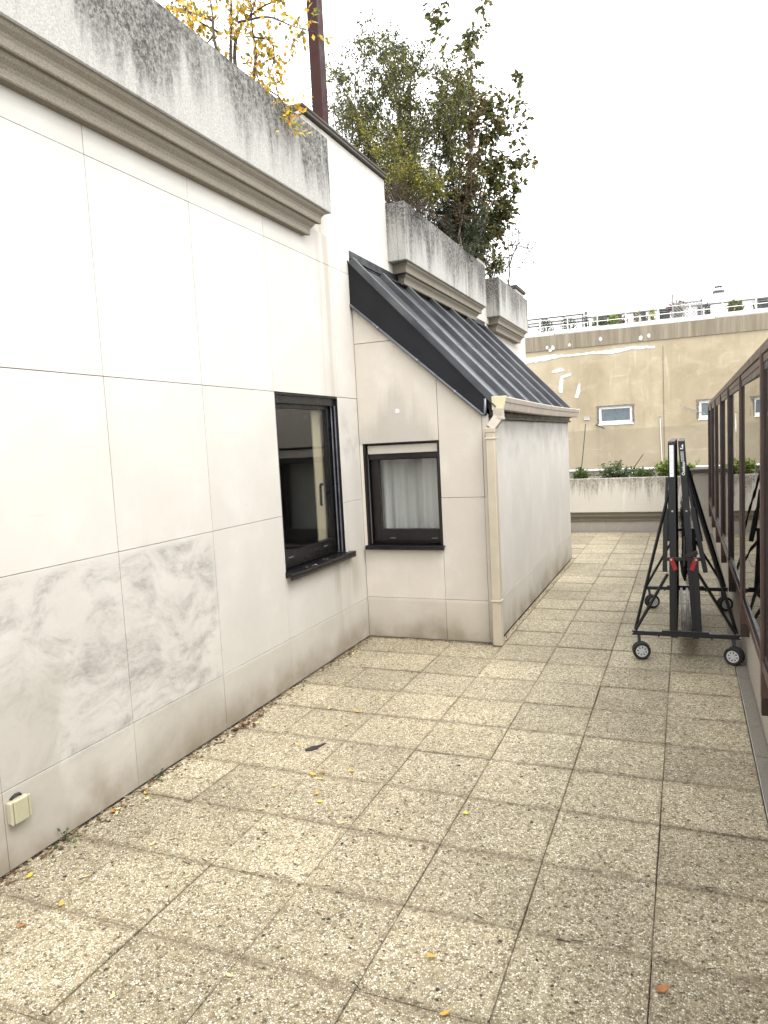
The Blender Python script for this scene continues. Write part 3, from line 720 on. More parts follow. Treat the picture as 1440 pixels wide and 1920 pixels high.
# ================================================================== BROWN GLAZED BUILDING (right)
G = thing('glazed_building', 'low building front of brown metal frames and dark glass along the right side', 'building', (.47, 4.5, 0))
m = MB(); m.box(.47, .56, -2.8, 10.02, -12, .465); m.build('wall', 'grey_concrete', G)
m = MB(); m.box(.62, 5.0, -2.8, 10.02, 1.80, 1.895); m.build('roof', 'roofing', G)
m = MB(); m.box(.56, 5.0, -2.8, 10.02, .30, .34); m.box(4.2, 4.25, -2.8, 10.02, .34, 1.80); m.box(.56, 4.2, 9.97, 10.02, .34, 1.80); m.box(.56, 4.2, -2.8, -2.75, .34, 1.80); m.build('room_lining', 'room_dark', G)
XF = .418
MY = [-2.225, -.86, .505, 1.87, 3.235, 4.60, 5.965, 7.33, 8.695, 9.985]
for i, y in enumerate(MY):
    m = MB(); m.cbox(XF, XF+.050, y-.021, y+.021, .33, 1.884, .003)
    mu = m.build('mullion', 'brown_aluminium', G)
    m = MB(); m.cbox(XF+.002, .469, y-.0235, y+.0235, .252, .3295, .002); m.build('mullion_foot', 'dark_brown_panel', G)
    m = MB(); m.box(XF+.014, XF+.022, y-.0222, y-.0212, .52, 1.848); m.build('mullion_gasket', 'black_frame', mu)
    if i < len(MY)-1:
        a, b = y+.0225, MY[i+1]-.0225
        m = MB(); m.cbox(XF+.004, XF+.10, y+.0015, MY[i+1]-.0015, 1.887, 1.930, .002); m.build('top_fascia', 'brown_aluminium', G)
        m = MB(); m.cbox(XF+.010, XF+.10, a, b, 1.850, 1.8855, .002); m.build('head_rail', 'brown_aluminium', G)
        m = MB(); m.cbox(XF+.003, XF+.011, a, b, .468, .512, .002); m.cbox(XF+.0115, XF+.10, a, b, .468, .500, .003); m.build('sill_rail', 'brown_aluminium', G)
        m = MB(); m.cbox(XF+.012, XF+.040, a, a+.014, .5015, 1.849, .002); m.cbox(XF+.012, XF+.040, b-.014, b, .5015, 1.849, .002); m.cbox(XF+.0125, XF+.0395, a+.0145, b-.0145, 1.815, 1.849, .002); m.cbox(XF+.0125, XF+.0395, a+.0145, b-.0145, .5015, .545, .002)
        sa = m.build('sash', 'brown_frame', G)
        m = MB(); tl = -.0056 if i in (2, 3) else .002*(i % 3 - 1); x = XF+.021
        m.prism([(a+.013, x-tl), (b-.013, x+tl), (b-.013, x+tl+.004), (a+.013, x-tl+.004)], lambda p_, q_, d: (q_, p_, d), .543, 1.817); m.build('pane', 'glazing_glass', sa)
        m = MB(); m.cbox(XF+.0085, XF+.0115, a+.006, a+.011, .55, 1.80, .001); m.build('sash_gasket', 'lead_grey', sa)
m = MB(); m.cbox(XF+.001, XF+.10, -2.8, MY[0]-.0265, 1.887, 1.930, .002); m.build('top_fascia', 'brown_aluminium', G)
m = MB(); m.box(XF+.02, .60, -2.8, 10.01, 1.931, 1.940); m.build('roof_edge', 'brown_aluminium', G)
m = MB()
for k in range(900):                                          # dead leaf bits lying in the sill rails
    y = U(-.8, 4.0); x = XF + U(.012, .05); z = .507; r = U(.003, .008); a = U(0, 6.3)
    m.add([(x+r*cos(a), y+r*sin(a), z+U(0, .004)), (x-r*sin(a), y+r*cos(a)*1.5, z+U(.001, .006)), (x-r*cos(a), y-r*sin(a), z+U(0, .004))], [(0, 1, 2)])
kind(m.build('sill_litter', 'bark_grey', G, fix=False), 'stuff')

# ================================================================== FAR RENDERED BUILDING
F = thing('rendered_building', 'big beige rendered party wall of the neighbouring building with two small white windows', 'building', (0, 22, -12))
fw = [(-2.455, -1.345, 1.835, 2.385), (.43, 1.54, 1.835, 2.385)]
m = MB(); c0, z0, z1, y0, y1 = -9.0, -12, 4.275, 22.0, 22.45
m.box(-9, -2.455, y0, y1, z0, z1); m.box(-1.345, .43, y0, y1, z0, z1); m.box(1.54, 13, y0, y1, z0, z1)
for a, b, p, q in fw: m.box(a, b, y0, y1, z0, p); m.box(a, b, y0, y1, q, z1)
m.build('wall', 'beige_render', F)
m = MB(); m.box(-9, 13, 22.0-.035, 22.45, 4.278, 4.735); m.build('parapet_band', 'streaked_band', F)
m = MB(); m.box(-9, 13, 22.46, 40, 4.80, 4.95); m.build('roof', 'roofing', F)
m = MB()
for k, (a, b) in enumerate(((-9, -3.72), (-3.70, -2.32), (-2.30, .95), (.97, 13))):
    m = MB(); dz = (0, .015, -.008, .012)[k]; m.tube([(a, 22.12, 4.80+dz), (b, 22.12, 4.80+dz)], .085, 12); m.build('coping', 'white_paint', F, smooth=True)
for a, b, p, q in fw:
    m = MB()
    for x0 in (a, b-.055):
        for k in range(7): m.cbox(x0+U(-.012, .006), x0+.055+U(-.004, .012), 21.985+U(-.01, .008), 22.05, p+k*(q-p)/7, p+(k+1)*(q-p)/7, .012)
    m.box(a-.02, b+.02, 21.99, 22.05, q-.012, q+.03)  # head strip of the outline, recess shadow put into its colour
    w = m.build('window', 'shaded_plaster', F)
    m = MB(); frame_y(m, 22.04, 22.10, a+.052, b-.052, p, q-.012, .040, .050, .035); m.cbox(a+.03, b-.02, 21.975, 22.03, p-.035, p-.002, .004); m.build('frame', 'white_paint', w)
    m = MB(); frame_y(m, 22.055, 22.095, a+.094, b-.094, p+.052, q-.05, .035, .04, .035); m.build('sash', 'white_paint', w)
    m = MB(); m.box(a+.128, b-.128, 22.072, 22.078, p+.09, q-.084); m.build('pane', 'frosted_pane', w)
    m = MB(); m.box(a, b, 22.44, 22.46, p, q); m.build('backing', 'room_dark', w)
def patch(pts, nm='filler_patch', mat='white_filler', t=.012):
    m = MB(); rag = []
    n = len(pts)
    for i in range(n):
        p, q = pts[i], pts[(i+1) % n]; L = max(abs(p[0]-q[0]), abs(p[1]-q[1])); k = max(1, int(L/.07))
        for j in range(k):
            f = j/k; rag.append((p[0]+(q[0]-p[0])*f + U(-.012, .012), p[1]+(q[1]-p[1])*f + U(-.018, .018)))
    m.prism(rag, lambda a, b, d: (a, d, b), 22.0, 22.0-t); return m.build(nm, mat, F, fix=True)
patch([(-4.95, 4.06), (-4.63, 4.10), (-4.2, 4.10), (-3.88, 4.14), (-3.3, 4.09), (-2.72, 4.10), (-1.92, 4.12), (-1.4, 4.15), (-.71, 4.12), (-.69, 4.04), (-1.4, 4.06), (-1.93, 3.99), (-2.7, 4.05), (-3.1, 4.03), (-3.55, 4.03), (-4.1, 3.95), (-4.61, 3.93), (-4.95, 3.96)])
patch([(-3.81, 3.61), (-3.64, 3.68), (-3.50, 3.68), (-3.41, 3.60), (-3.48, 3.57), (-3.80, 3.56)])
patch([(-3.61, 3.19), (-3.55, 3.44), (-3.21, 3.51), (-3.22, 3.44), (-3.46, 3.38), (-3.51, 2.90), (-3.61, 2.93)])
patch([(-3.13, 2.72), (-3.02, 3.11), (-2.95, 3.17), (-2.94, 2.92), (-3.02, 2.70)])
for x, z, r in ((-3.24, 4.38, .045), (-2.29, 4.47, .05), (-1.12, 4.38, .06), (-.88, 4.43, .05), (-3.94, 4.36, .05), (-3.76, 4.34, .06), (-3.84, 4.27, .05)):
    m = MB(); m.prism([(x+r*U(.8, 1.2)*cos(k*pi/6), z+r*U(.9, 1.5)*sin(k*pi/6)) for k in range(12)], lambda a, b, d: (a, d, b), 21.964, 21.956); m.build('filler_spot', 'white_filler', F)
m = MB(); m.tube([(-.49, 21.992, 4.1), (-.49, 21.992, 1.70), (-.47, 21.992, -1)], .007, 6); m.build('wall_seam', 'shaded_plaster', F)  # thin tube standing in for a vertical seam in the render
m = MB(); m.tube([(-.60, 21.98, 1.96), (-.58, 21.98, 1.2), (-.55, 21.98, .3)], .010, 6); m.build('wall_pipe', 'white_paint', F)
m = MB(); m.disc((-.60, 21.97, 1.97), (0, 1, 0), .03, .03, 8); m.build('pipe_cap', 'grey_wood', F)
m = MB(); m.bar((.08, 21.93, 2.23), (.66, 21.75, 1.96), .03, .03); m.build('hinge_rod', 'grey_wood', F)
m = MB(); m.bar((-2.50, 21.97, 1.83), (-2.22, 21.90, 1.70), .025, .03); m.build('hinge_rod', 'dark_metal', F)
m = MB(); m.box(-2.86, -2.68, 21.96, 22.0, 2.00, 2.07); m.box(-2.85, -2.69, 21.94, 22.0, 2.075, 2.095); m.build('vent_cover', 'sealant', F)
for z, h in ((3.335, .010), ):
    m = MB(); m.box(-9, 13, 21.992, 22.0, 4.255, 4.275); m.build('string_line', 'beige_render', F)
# railing on its parapet
R = thing('roof_railing', 'thin white metal railing along the parapet of the neighbouring building', 'railing', (0, 22.12, 4.88))
px = [-5.05, -4.17, -3.30, -2.39, -1.55, -.62, .28, 1.155, 2.04, 2.93, 3.8]
for x in px:
    m = MB(); m.bar((x, 22.12, 4.80), (x, 22.12, 5.235), .03, .03, (0, 1, 0)); m.build('post', 'white_paint', R)
m = MB(); m.tube([(-9, 22.12, 5.245), (13, 22.12, 5.245)], .016, 8); m.build('rail', 'sealant', R)
m = MB(); m.tube([(-9, 22.12, 5.045), (13, 22.12, 5.045)], .011, 8); m.build('rail', 'white_paint', R)

# ================================================================== SET-BACK ROOFTOP HOUSE behind the railing
H = thing('rooftop_house', 'low white rooftop storey set back behind the railing, with dark windows', 'building', (0, 27, 4.7))
hw = [(-3.05, -2.02), (-1.62, -1.18), (-.72, .05), (.55, .98), (1.55, 1.99), (2.42, 3.3)]
m = MB(); m.box(-11, 14, 27.0, 33, 4.7, 5.0); prev = -11
for a, b in hw: m.box(prev, a, 27.0, 33, 5.002, 5.90); m.box(a, b, 27.25, 33, 5.002, 5.90); prev = b
m.box(prev, 14, 27.0, 33, 5.002, 5.90); m.build('wall', 'white_paint', H)
for a, b in ((-11, -3.4), (-3.39, -.66), (-.65, .62), (.63, 14)):
    m = MB(); m.box(a, b, 26.92, 33, 5.935, 6.13); m.build('fascia', 'white_paint', H)
m = MB(); m.box(-11, 14, 26.96, 33, 5.905, 5.93); m.build('fascia_groove', 'grey_wood', H)
for a, b in hw:
    m = MB(); m.box(a, b, 27.20, 27.24, 5.002, 5.85); w = m.build('window', 'dark_metal', H)
    m = MB(); m.box((a+b)/2-.03, (a+b)/2+.03, 27.17, 27.199, 5.002, 5.85); m.build('mullion', 'white_paint', w)
K = thing('chimney', 'grey chimney with dark collar and cap rising above the white rooftop storey', 'chimney', (1.25, 28, 6.1))
m = MB(); m.cbox(1.14, 1.42, 28, 28.3, 6.0, 6.46, .01); m.build('shaft', 'chimney_grey', K)
m = MB(); m.cbox(1.08, 1.48, 27.95, 28.35, 6.462, 6.52, .01); m.build('collar', 'dark_metal', K)
m = MB(); m.cbox(1.15, 1.41, 28.02, 28.28, 6.522, 6.60, .01); m.build('pot', 'chimney_grey', K)
m = MB(); m.cbox(1.15, 1.41, 28.02, 28.28, 6.66, 6.70, .01); m.cbox(1.18, 1.20, 28.05, 28.25, 6.60, 6.66, .003); m.cbox(1.36, 1.38, 28.05, 28.25, 6.60, 6.66, .003); m.build('cap', 'dark_metal', K)
K = thing('chimney', 'short white chimney pot on the left part of the white rooftop storey', 'chimney', (-1.1, 28, 6.1))
m = MB(); m.cbox(-1.18, -1.02, 28, 28.2, 6.0, 6.28, .01); m.build('shaft', 'white_paint', K)
m = MB(); m.cbox(-1.20, -1.00, 27.98, 28.22, 6.282, 6.31, .005); m.build('cap', 'dark_metal', K)
T = thing('antenna', 'thin television antenna on a mast beside the grey chimney', 'antenna', (1.68, 28, 6.1))
m = MB(); m.tube([(1.70, 28, 6.0), (1.68, 28, 7.20)], .012, 6); m.build('mast', 'chimney_grey', T)
m = MB(); m.tube([(1.52, 28, 7.19), (1.74, 28, 7.10)], .014, 5); m.tube([(1.52, 28, 7.27), (1.54, 28, 7.14)], .008, 5); m.tube([(1.80, 28, 7.30), (1.82, 28, 7.12), (1.76, 28, 7.00)], .008, 5); m.tube([(1.68, 28, 7.12), (1.80, 28, 7.2)], .008, 5); m.build('aerial', 'chimney_grey', T)
m = MB(); m.tube([(1.60, 28, 6.22), (1.70, 28, 6.12)], .014, 5); m.tube([(1.66, 28, 6.66), (1.76, 28, 6.66)], .008, 5); m.build('bracket', 'dark_metal', T)
T = thing('pergola', 'dark flat metal pergola frame on the roof terrace behind the railing', 'pergola', (-3.9, 23.2, 4.7))
for x in (-5.6, -2.94):
    for y in (23.0, 24.6):
        m = MB(); m.bar((x, y, 4.70), (x, y, 5.44), .04, .04, (0, 1, 0)); m.build('post', 'dark_metal', T)
for y in (23.0, 24.6):
    m = MB(); m.bar((-5.6, y, 5.45), (-2.92, y, 5.45), .04, .04); m.build('beam', 'dark_metal', T)
for x in (-5.0, -4.3, -3.6): 
    m = MB(); m.bar((x, 23.0, 5.47), (x, 24.6, 5.47), .03, .03); m.build('rafter', 'dark_metal', T)
T = thing('trellis', 'grey wooden lattice trellis screen on the roof terrace behind the railing', 'trellis', (.15, 23.6, 4.7))
for x in (-.22, .10, .62):
    m = MB(); m.bar((x, 23.6, 4.70), (x, 23.6, 5.60 if x > -.2 else 5.85), .05, .05, (0, 1, 0)); m.build('post', 'grey_wood', T)
for k in range(-4, 9):
    for s_ in (1, -1):
        m = MB(); a0 = -.20 + k*.10; p, q = (a0, 5.02), (a0 + .5, 5.52)
        if s_ < 0: p, q = (a0, 5.52), (a0+.5, 5.02)
        lo, hi = max(-.20, p[0]), min(.58, q[0])
        if hi-lo < .04: continue
        zz = lambda x: p[1] + (q[1]-p[1])*(x-p[0])/(q[0]-p[0])
        m.bar((lo, 23.6 + .012*s_, zz(lo)), (hi, 23.6 + .012*s_, zz(hi)), .02, .012, (0, 1, 0)); m.build('lattice_strip', 'grey_wood', T)
m = MB(); m.bar((-.22, 23.6, 5.54), (.62, 23.6, 5.54), .05, .04); m.build('rail', 'grey_wood', T)
m = MB(); m.box(-.20, .60, 23.63, 23.66, 4.70, 5.0); m.build('panel', 'grey_wood', T)

# ================================================================== STEEL POST on the upper terrace
P = thing('steel_post', 'tall square brown steel post rising behind the coping of the upper terrace', 'post', (-2.80, 4.22, 3.1))
m = MB(); m.cbox(-2.860, -2.760, 4.15, 4.27, 3.12, 7.5, .006); m.build('shaft', 'post_brown', P)
m = MB(); m.cbox(-2.93, -2.77, 4.10, 4.32, 3.10, 3.119, .003); m.build('base_plate', 'post_brown', P)

# ================================================================== WALL SOCKET
P = thing('wall_socket', 'small cream weatherproof socket box low on the near stone wall', 'socket', (XW, .163, .19))
m = MB(); m.cbox(XW, XW+.022, .118, .208, .190, .278, .004); m.build('back_box', 'socket_cream', P)
m = MB(); m.cbox(XW+.0225, XW+.034, .131, .197, .187, .280, .004); m.build('cover', 'socket_cream', P)
for y0, y1 in ((.116, .129), (.199, .210)):
    m = MB(); m.cbox(XW+.0225, XW+.033, y0, y1, .187, .280, .004); m.build('cover_edge', 'socket_cream', P)
m = MB(); m.tube([(XW+.002, .14, .279), (XW+.004, .15, .286), (XW+.004, .165, .290), (XW+.003, .18, .288), (XW+.002, .188, .279)], .006, 6); m.build('seal', 'black_frame', P)

# ================================================================== FOLDING TABLE-TENNIS TABLE
T = thing('table_tennis_table', 'folded black outdoor table-tennis table standing upright on wheels', 'table', (.09, 4.2, 0))
YF, YB = 3.462, 4.985
# two halves, upright, leaning slightly apart towards the bottom
for (a0, a1, b0, b1, sg, lb) in ((.001, .045, .004, .046, -1, 'left'), (.064, .104, .142, .182, 1, 'right')):
    def half_pt(x_t, x_b, z): return x_b + (x_t-x_b)*(z-.16)/(1.50-.16)
    m = MB(); e = .014 if sg < 0 else .0
    # playing board (thin) and steel apron around it
    for (ya, yb_, za, zb_, ta, tb) in ((YF+.03, YB-.03, .19, 1.47, 0, 1),):
        pass
    xi_t, xi_b = (a1, b1) if sg < 0 else (a0, b0)            # inner faces are the playing surface
    th = .007
    vs = []
    for y in (YF+.006, YB-.006):
        for z in (.165, 1.490):
            x = half_pt(xi_t, xi_b, z); vs += [(x, y, z), (x + sg*th, y, z)]
    m.add(vs, [(0, 2, 6, 4), (1, 5, 7, 3), (0, 4, 5, 1), (2, 3, 7, 6), (0, 1, 3, 2), (4, 6, 7, 5)])
    half = m.build('table_half', 'table_board', T)
    def apron(z0, z1, y0, y1, nm='apron', mat='black_steel'):
        m = MB(); vs = []
        for y in (y0, y1):
            for z in (z0, z1):
                xo, xi = half_pt(a0, b0, z), half_pt(a1, b1, z); vs += [(xo, y, z), (xi, y, z)]
        m.add(vs, [(0, 2, 6, 4), (1, 5, 7, 3), (0, 4, 5, 1), (2, 3, 7, 6), (0, 1, 3, 2), (4, 6, 7, 5)]); m.build(nm, mat, half)
    apron(.16, 1.493, YF, YF+.005); apron(.16, 1.493, YB-.005, YB); apron(1.494, 1.500, YF, YB, 'top_edge', 'board_edge'); apron(.155, .159, YF, YB)
    apron(.80, .83, YF+.02, YB-.02, 'cross_rail')
    xs_, xe_ = half_pt(a0, b0, 1.36)+.009, half_pt(a1, b1, 1.36)-.009
    def face(z0, z1, y, in_, nm, mat):
        m = MB(); vs = []
        for z in (z0, z1): vs += [(half_pt(a0, b0, z)+in_, y, z), (half_pt(a1, b1, z)-in_, y, z), (half_pt(a1, b1, z)-in_, YF, z), (half_pt(a0, b0, z)+in_, YF, z)]
        m.add(vs, [(0, 1, 5, 4), (0, 4, 7, 3), (1, 2, 6, 5), (4, 5, 6, 7), (0, 3, 2, 1)]); return m.build(nm, mat, half)
    if sg < 0:
        face(1.262, 1.474, YF-.0012, .009, 'sticker', 'sticker_white')
        m = MB()                                              # worn grey print on the white sticker
        z = 1.285
        while z < 1.462:
            x = half_pt((a0+a1)/2, (b0+b1)/2, z); w = U(.003, .008); h = U(.004, .010)
            for s2 in (-.006, .004):
                if random.random() < .72: m.box(x+s2-.001, x+s2+w*.6, YF-.0018, YF-.0012, z, z+h*.35)
            if random.random() < .6: m.box(x-.006, x-.0045, YF-.0018, YF-.0012, z, z+h)
            z += h + U(.002, .005)
        m.build('sticker_print', 'sticker_grey', half)
    else:
        face(1.262, 1.478, YF-.0012, .006, 'sticker', 'black_frame')
    for z in (1.235, 1.03):
        m = MB(); m.disc((half_pt((a0+a1)/2, (b0+b1)/2, z), YF-.002, z), (0, 1, 0), .006, .008, 10); m.build('bolt', 'bolt_steel' if z < 1.1 else 'rubber', half)
    # folding end legs hang against the underside
    out = -1 if sg < 0 else 1
    for y in (YF+.03, YB-.03):
        m = MB()
        if sg > 0: m.bar((.120, y, 1.26), (.150, y, 1.04), .03, .018, (1, 0, 0)); m.bar((.150, y, 1.045), (.226, y, .61), .032, .030, (1, 0, 0))
        else: m.bar((-.006, y, 1.26), (-.018, y, 1.04), .03, .018, (1, 0, 0)); m.bar((-.018, y, 1.045), (-.030, y, .61), .032, .030, (1, 0, 0))
        m.build('folding_leg', 'black_steel', T)
# lettering on the right-hand sticker, reading upwards
def text_on(s_, size, x, y, z, mat, parent, extr=.0005, nm='lettering', off=0.0):
    cu = bpy.data.curves.new(nm, 'FONT'); cu.body = s_; cu.size = size; cu.extrude = extr; cu.offset = off; cu.align_x = 'LEFT'; cu.align_y = 'CENTER'
    tmp = bpy.data.objects.new(nm, cu); COL.objects.link(tmp)
    dg = bpy.context.evaluated_depsgraph_get(); me = bpy.data.meshes.new_from_object(tmp.evaluated_get(dg)); bpy.data.objects.remove(tmp)
    R_ = Matrix.Translation((x, y, z)) @ Matrix.Rotation(pi/2, 4, 'X') @ Matrix.Rotation(pi/2, 4, 'Z')
    ox = Vector(ORG[parent.name]); me.transform(Matrix.Translation(-ox) @ R_); me.materials.clear(); me.materials.append(MATS[mat])
    return link(nm, me, parent)
hx = lambda z: (.142+.182)/2 + ((.064+.104)/2-(.142+.182)/2)*(z-.16)/1.34
text_on('Outdoor', .026, hx(1.30)+.001, YF-.0016, 1.270, 'sticker_white', half, off=.0005)
m = MB(); z = 1.364
for w in (.011, .009, .010, .009, .009, .010):                # outlined, illegible smaller print above it
    x = hx(z); a, b, t = x-.0085, x+.0085, .0014
    m.box(a, b, YF-.0019, YF-.0012, z, z+t); m.box(a, b, YF-.0019, YF-.0012, z+w-t, z+w); m.box(a, a+t, YF-.0019, YF-.0012, z+t, z+w-t); m.box(b-t, b, YF-.0019, YF-.0012, z+t, z+w-t)
    m.box(x-.003, x+.003, YF-.0019, YF-.0012, z+w*.42, z+w*.55); z += w+.0015
m.build('sticker_print', 'sticker_white', half)
m = MB(); x = hx(1.455)                                       # bird-like emblem
m.prism([(x-.009, 1.448), (x-.003, 1.4435), (x+.002, 1.449), (x-.001, 1.4545), (x-.007, 1.4545)], lambda a, b, d: (a, d, b), YF-.0012, YF-.0019)
m.prism([(x-.003, 1.463), (x+.004, 1.476), (x+.009, 1.478), (x+.0095, 1.452), (x+.006, 1.442), (x+.004, 1.444), (x+.0055, 1.455), (x+.004, 1.463)], lambda a, b, d: (a, d, b), YF-.0012, YF-.0019)
m.build('emblem', 'sticker_white', half)
# undercarriage
for y, nm in ((YF, 'front'), (YB+.02, 'back')):
    m = MB(); m.bar((-.250, y, .180), (.435, y, .183), .030, .030, (0, 0, 1)); bb = m.build('base_bar', 'black_steel', T)
    m = MB(); m.bar((-.055, y, .201), (.245, y, .203), .034, .012, (0, 0, 1)); m.build('base_plate', 'black_steel', bb)
    for x in (-.20, -.075, .26, .385):
        m = MB(); m.disc((x, y, .161), (0, 0, 1), .006, .010, 8); m.build('bolt', 'black_steel', bb)
    for x in (-.247, .432):
        m = MB(); m.disc((x, y-.0165, .181), (0, 1, 0), .006, .004, 8); m.build('bolt', 'bolt_steel', bb)
        m = MB(); m.disc((x + (.02 if x < 0 else -.02), y, .200), (0, 0, 1), .008, .008, 8); m.build('bolt', 'bolt_steel', bb)
    for x0, x1 in ((-.004, .000), (.160, .142)):
        m = MB(); w = .040
        m.bar((x0+.020, y, .207), (x1+.020, y, .700), w, .028, (0, 1, 0)); m.build('upright', 'black_steel', T)
    m = MB(); m.bar((-.018, y-.004, .703), (.196, y-.004, .705), .020, .024); m.build('cross_bar', 'black_steel', T)
    for (p, q) in (((-.228, .200), (-.004, 1.13)), ((-.224, .200), (-.012, .600)), ((.412, .205), (.122, 1.265)), ((.405, .205), (.178, .610))):
        m = MB(); yo = .012 if q[1] > 1 else -.010; m.tube([(p[0], y+yo, p[1]), (q[0], y+yo, q[1])], .0105, 8); m.build('brace', 'black_steel', T)
    if nm == 'front':
        for x0, x1 in ((.012, .040), (.168, .138)):
            m = MB(); m.bar((x0, y-.022, .712), (x1, y-.022, .632), .010, .028, (1, 0, 0)); lv = m.build('release_lever', 'red_plastic', T)
            m = MB(); m.disc((x0, y-.030, .703), (0, 1, 0), .007, .006, 10); m.build('bolt', 'bolt_steel', lv)
for x0, x1 in ((.062, .085), (.108, .118)):
    m = MB(); m.bar((x0, YB, .190), (x1, YF+.02, .196), .022, .010); m.build('long_rail', 'black_steel', T)
m = MB(); m.bar((.086, YF+.25, .62), (.092, YF+.25, 1.06), .012, .020, (1, 0, 0)); m.build('net_post', 'black_steel', T)
m = MB(); m.bar((.092, YF-.012, .66), (.096, YF-.012, .86), .016, .016, (1, 0, 0)); m.build('net_post', 'black_steel', T)
m = MB(); m.bar((.105, YF-.012, .722), (.178, YF-.012, .752), .030, .026); m.build('clamp', 'black_steel', T)
# net bunched between the halves: a lattice of threads
m = MB(); nu, nv = 40, 16
def netp(i, j):
    f = j/nv; y = YF+.02 + (YB-YF-.06)*i/nu; z = 1.0 - .48*f + .03*sin(i*.5+j) - .10*(1-abs(2*i/nu-1))*f
    return (.078 + .035*f + .012*sin(i*1.1+f*5) + .008*sin(j*2.1), y, z)
for i in range(nu+1):
    for j in range(nv):
        p, q = Vector(netp(i, j)), Vector(netp(i, j+1)); m.add([p, q, q+Vector((.001, .004, 0)), p+Vector((.001, .004, 0))], [(0, 1, 2, 3)])
for j in range(nv+1):
    for i in range(nu):
        p, q = Vector(netp(i, j)), Vector(netp(i+1, j)); m.add([p, q, q+Vector((.001, 0, .003)), p+Vector((.001, 0, .003))], [(0, 1, 2, 3)])
for k in range(5):
    z = .60+.03*k; m.tube([(.070+.012*k, YF+.01+.02*k, z+.10), (.082+.008*k, YF+.03, z), (.096+.004*k, YF+.10, z-.06), (.10, YF+.5, z-.02)], .008, 6)
m.build('net', 'net_black', T, fix=False)
# castors: fork, twin tyres with spoked hubs
def castor(x, y, yaw):
    m = MB(); ca, sa = cos(yaw), sin(yaw)
    def tr(p): return (x + p[0]*ca - p[1]*sa, y + p[0]*sa + p[1]*ca, p[2])
    zc, r = .062, .060; off = (.012, -.028)                  # trailing castor
    fk = MB(); fk.bar(tr((0, 0, .168)), tr((.004, -.010, .095)), .020, .022, (0, 1, 0)); fk.bar(tr((.004, -.010, .10)), tr((off[0], off[1]*.8, .060)), .016, .030, (0, 1, 0))
    cs = fk.build('castor', 'black_steel', T)
    for side in (-1, 1):
        cy = off[1] + side*.019
        ty = MB(); prof = [(-.011, r*.70), (-.013, r*.90), (-.009, r*.985), (0, r), (.009, r*.985), (.013, r*.90), (.011, r*.70)]
        n = 28; vs = [tr((off[0] + rr*cos(2*pi*k/n), cy+a, zc + rr*sin(2*pi*k/n))) for k in range(n) for a, rr in prof]; q = len(prof)
        ty.add(vs, [[k*q+j, ((k+1) % n)*q+j, ((k+1) % n)*q+(j+1) % q, k*q+(j+1) % q] for k in range(n) for j in range(q)])
        ty.build('tyre', 'rubber', cs, smooth=True)
        hb = MB(); n = 28; yo = cy + side*.0095
        ring = [(r*.70, r*.58)]
        for k in range(n):
            a0, a1 = 2*pi*k/n, 2*pi*(k+1)/n
            pts = [(rr*cos(a), rr*sin(a)) for rr, a in ((r*.66, a0), (r*.66, a1), (r*.54, a1), (r*.54, a0))]
            hb.prism(pts, lambda a, b, d: tr((off[0]+a, yo + d*side, zc+b)), -.006, .002)
        for k in range(8):
            a = 2*pi*k/8 + .2; d = (cos(a), sin(a)); e = (-sin(a), cos(a)); w = .0062
            pts = [(d[0]*r*.15+e[0]*w*.8, d[1]*r*.15+e[1]*w*.8), (d[0]*r*.55+e[0]*w, d[1]*r*.55+e[1]*w), (d[0]*r*.55-e[0]*w, d[1]*r*.55-e[1]*w), (d[0]*r*.15-e[0]*w*.8, d[1]*r*.15-e[1]*w*.8)]
            hb.prism(pts, lambda a, b, d_: tr((off[0]+a, yo + d_*side, zc+b)), -.005, .001)
        hb.prism([(r*.20*cos(2*pi*k/12), r*.20*sin(2*pi*k/12)) for k in range(12)], lambda a, b, d_: tr((off[0]+a, yo + d_*side, zc+b)), -.006, .004)
        hb.build('hub', 'hub_grey', cs)
        bk = MB(); bk.prism([(r*.66*cos(2*pi*k/20), r*.66*sin(2*pi*k/20)) for k in range(20)], lambda a, b, d_: tr((off[0]+a, cy + d_, zc+b)), -.003, .003); bk.build('wheel_disc', 'rubber', cs)
castor(-.205, YF, .18); castor(.395, YF, -.42); castor(-.205, YB+.02, .55); castor(.385, YB+.02, .45)

# ================================================================== PLANTS
def catmull(P, k=4):
    P = [Vector(p) for p in P]; out = []
    Q = [P[0]*2-P[1]] + P + [P[-1]*2-P[-2]]
    for i in range(1, len(Q)-2):
        for j in range(k):
            t = j/k; a, b, c, d = Q[i-1], Q[i], Q[i+1], Q[i+2]
            out.append(.5*((2*b) + (c-a)*t + (2*a-5*b+4*c-d)*t*t + (3*b-a-3*c+d)*t*t*t))
    return out + [P[-1]]
def rdir(up=0.0, out=None):
    v = Vector((random.gauss(0, 1), random.gauss(0, 1), random.gauss(0, 1)))
    v.normalize(); v.z += up
    if out is not None: v += out
    return v.normalized()
def add_leaf(F, p, d, L, w, pal, droop=0.0, curl=.18):
    d = (d + Vector((0, 0, -droop))).normalized()
    s = d.cross(Vector((U(-.4, .4), U(-.4, .4), 1))).normalized(); nrm = s.cross(d).normalized()
    a = U(-1.1, 1.1); s, nrm = s*cos(a) + nrm*sin(a), nrm*cos(a) - s*sin(a)
    c = random.choice(pal); j = U(.72, 1.25); c = tuple(max(0, min(1, x*j*U(.93, 1.07))) for x in c)
    o = len(F.v); k = curl*L
    F.v += [tuple(p), tuple(p + d*L*.45 + s*w*.5 - nrm*k*.4), tuple(p + d*L - nrm*k), tuple(p + d*L*.45 - s*w*.5 - nrm*k*.4), tuple(p + d*L*.45 + nrm*k*.25)]
    F.f += [[o, o+1, o+4], [o+1, o+2, o+4], [o+2, o+3, o+4], [o+3, o, o+4]]; F.mi += [0]*4; F.col += [c]*5
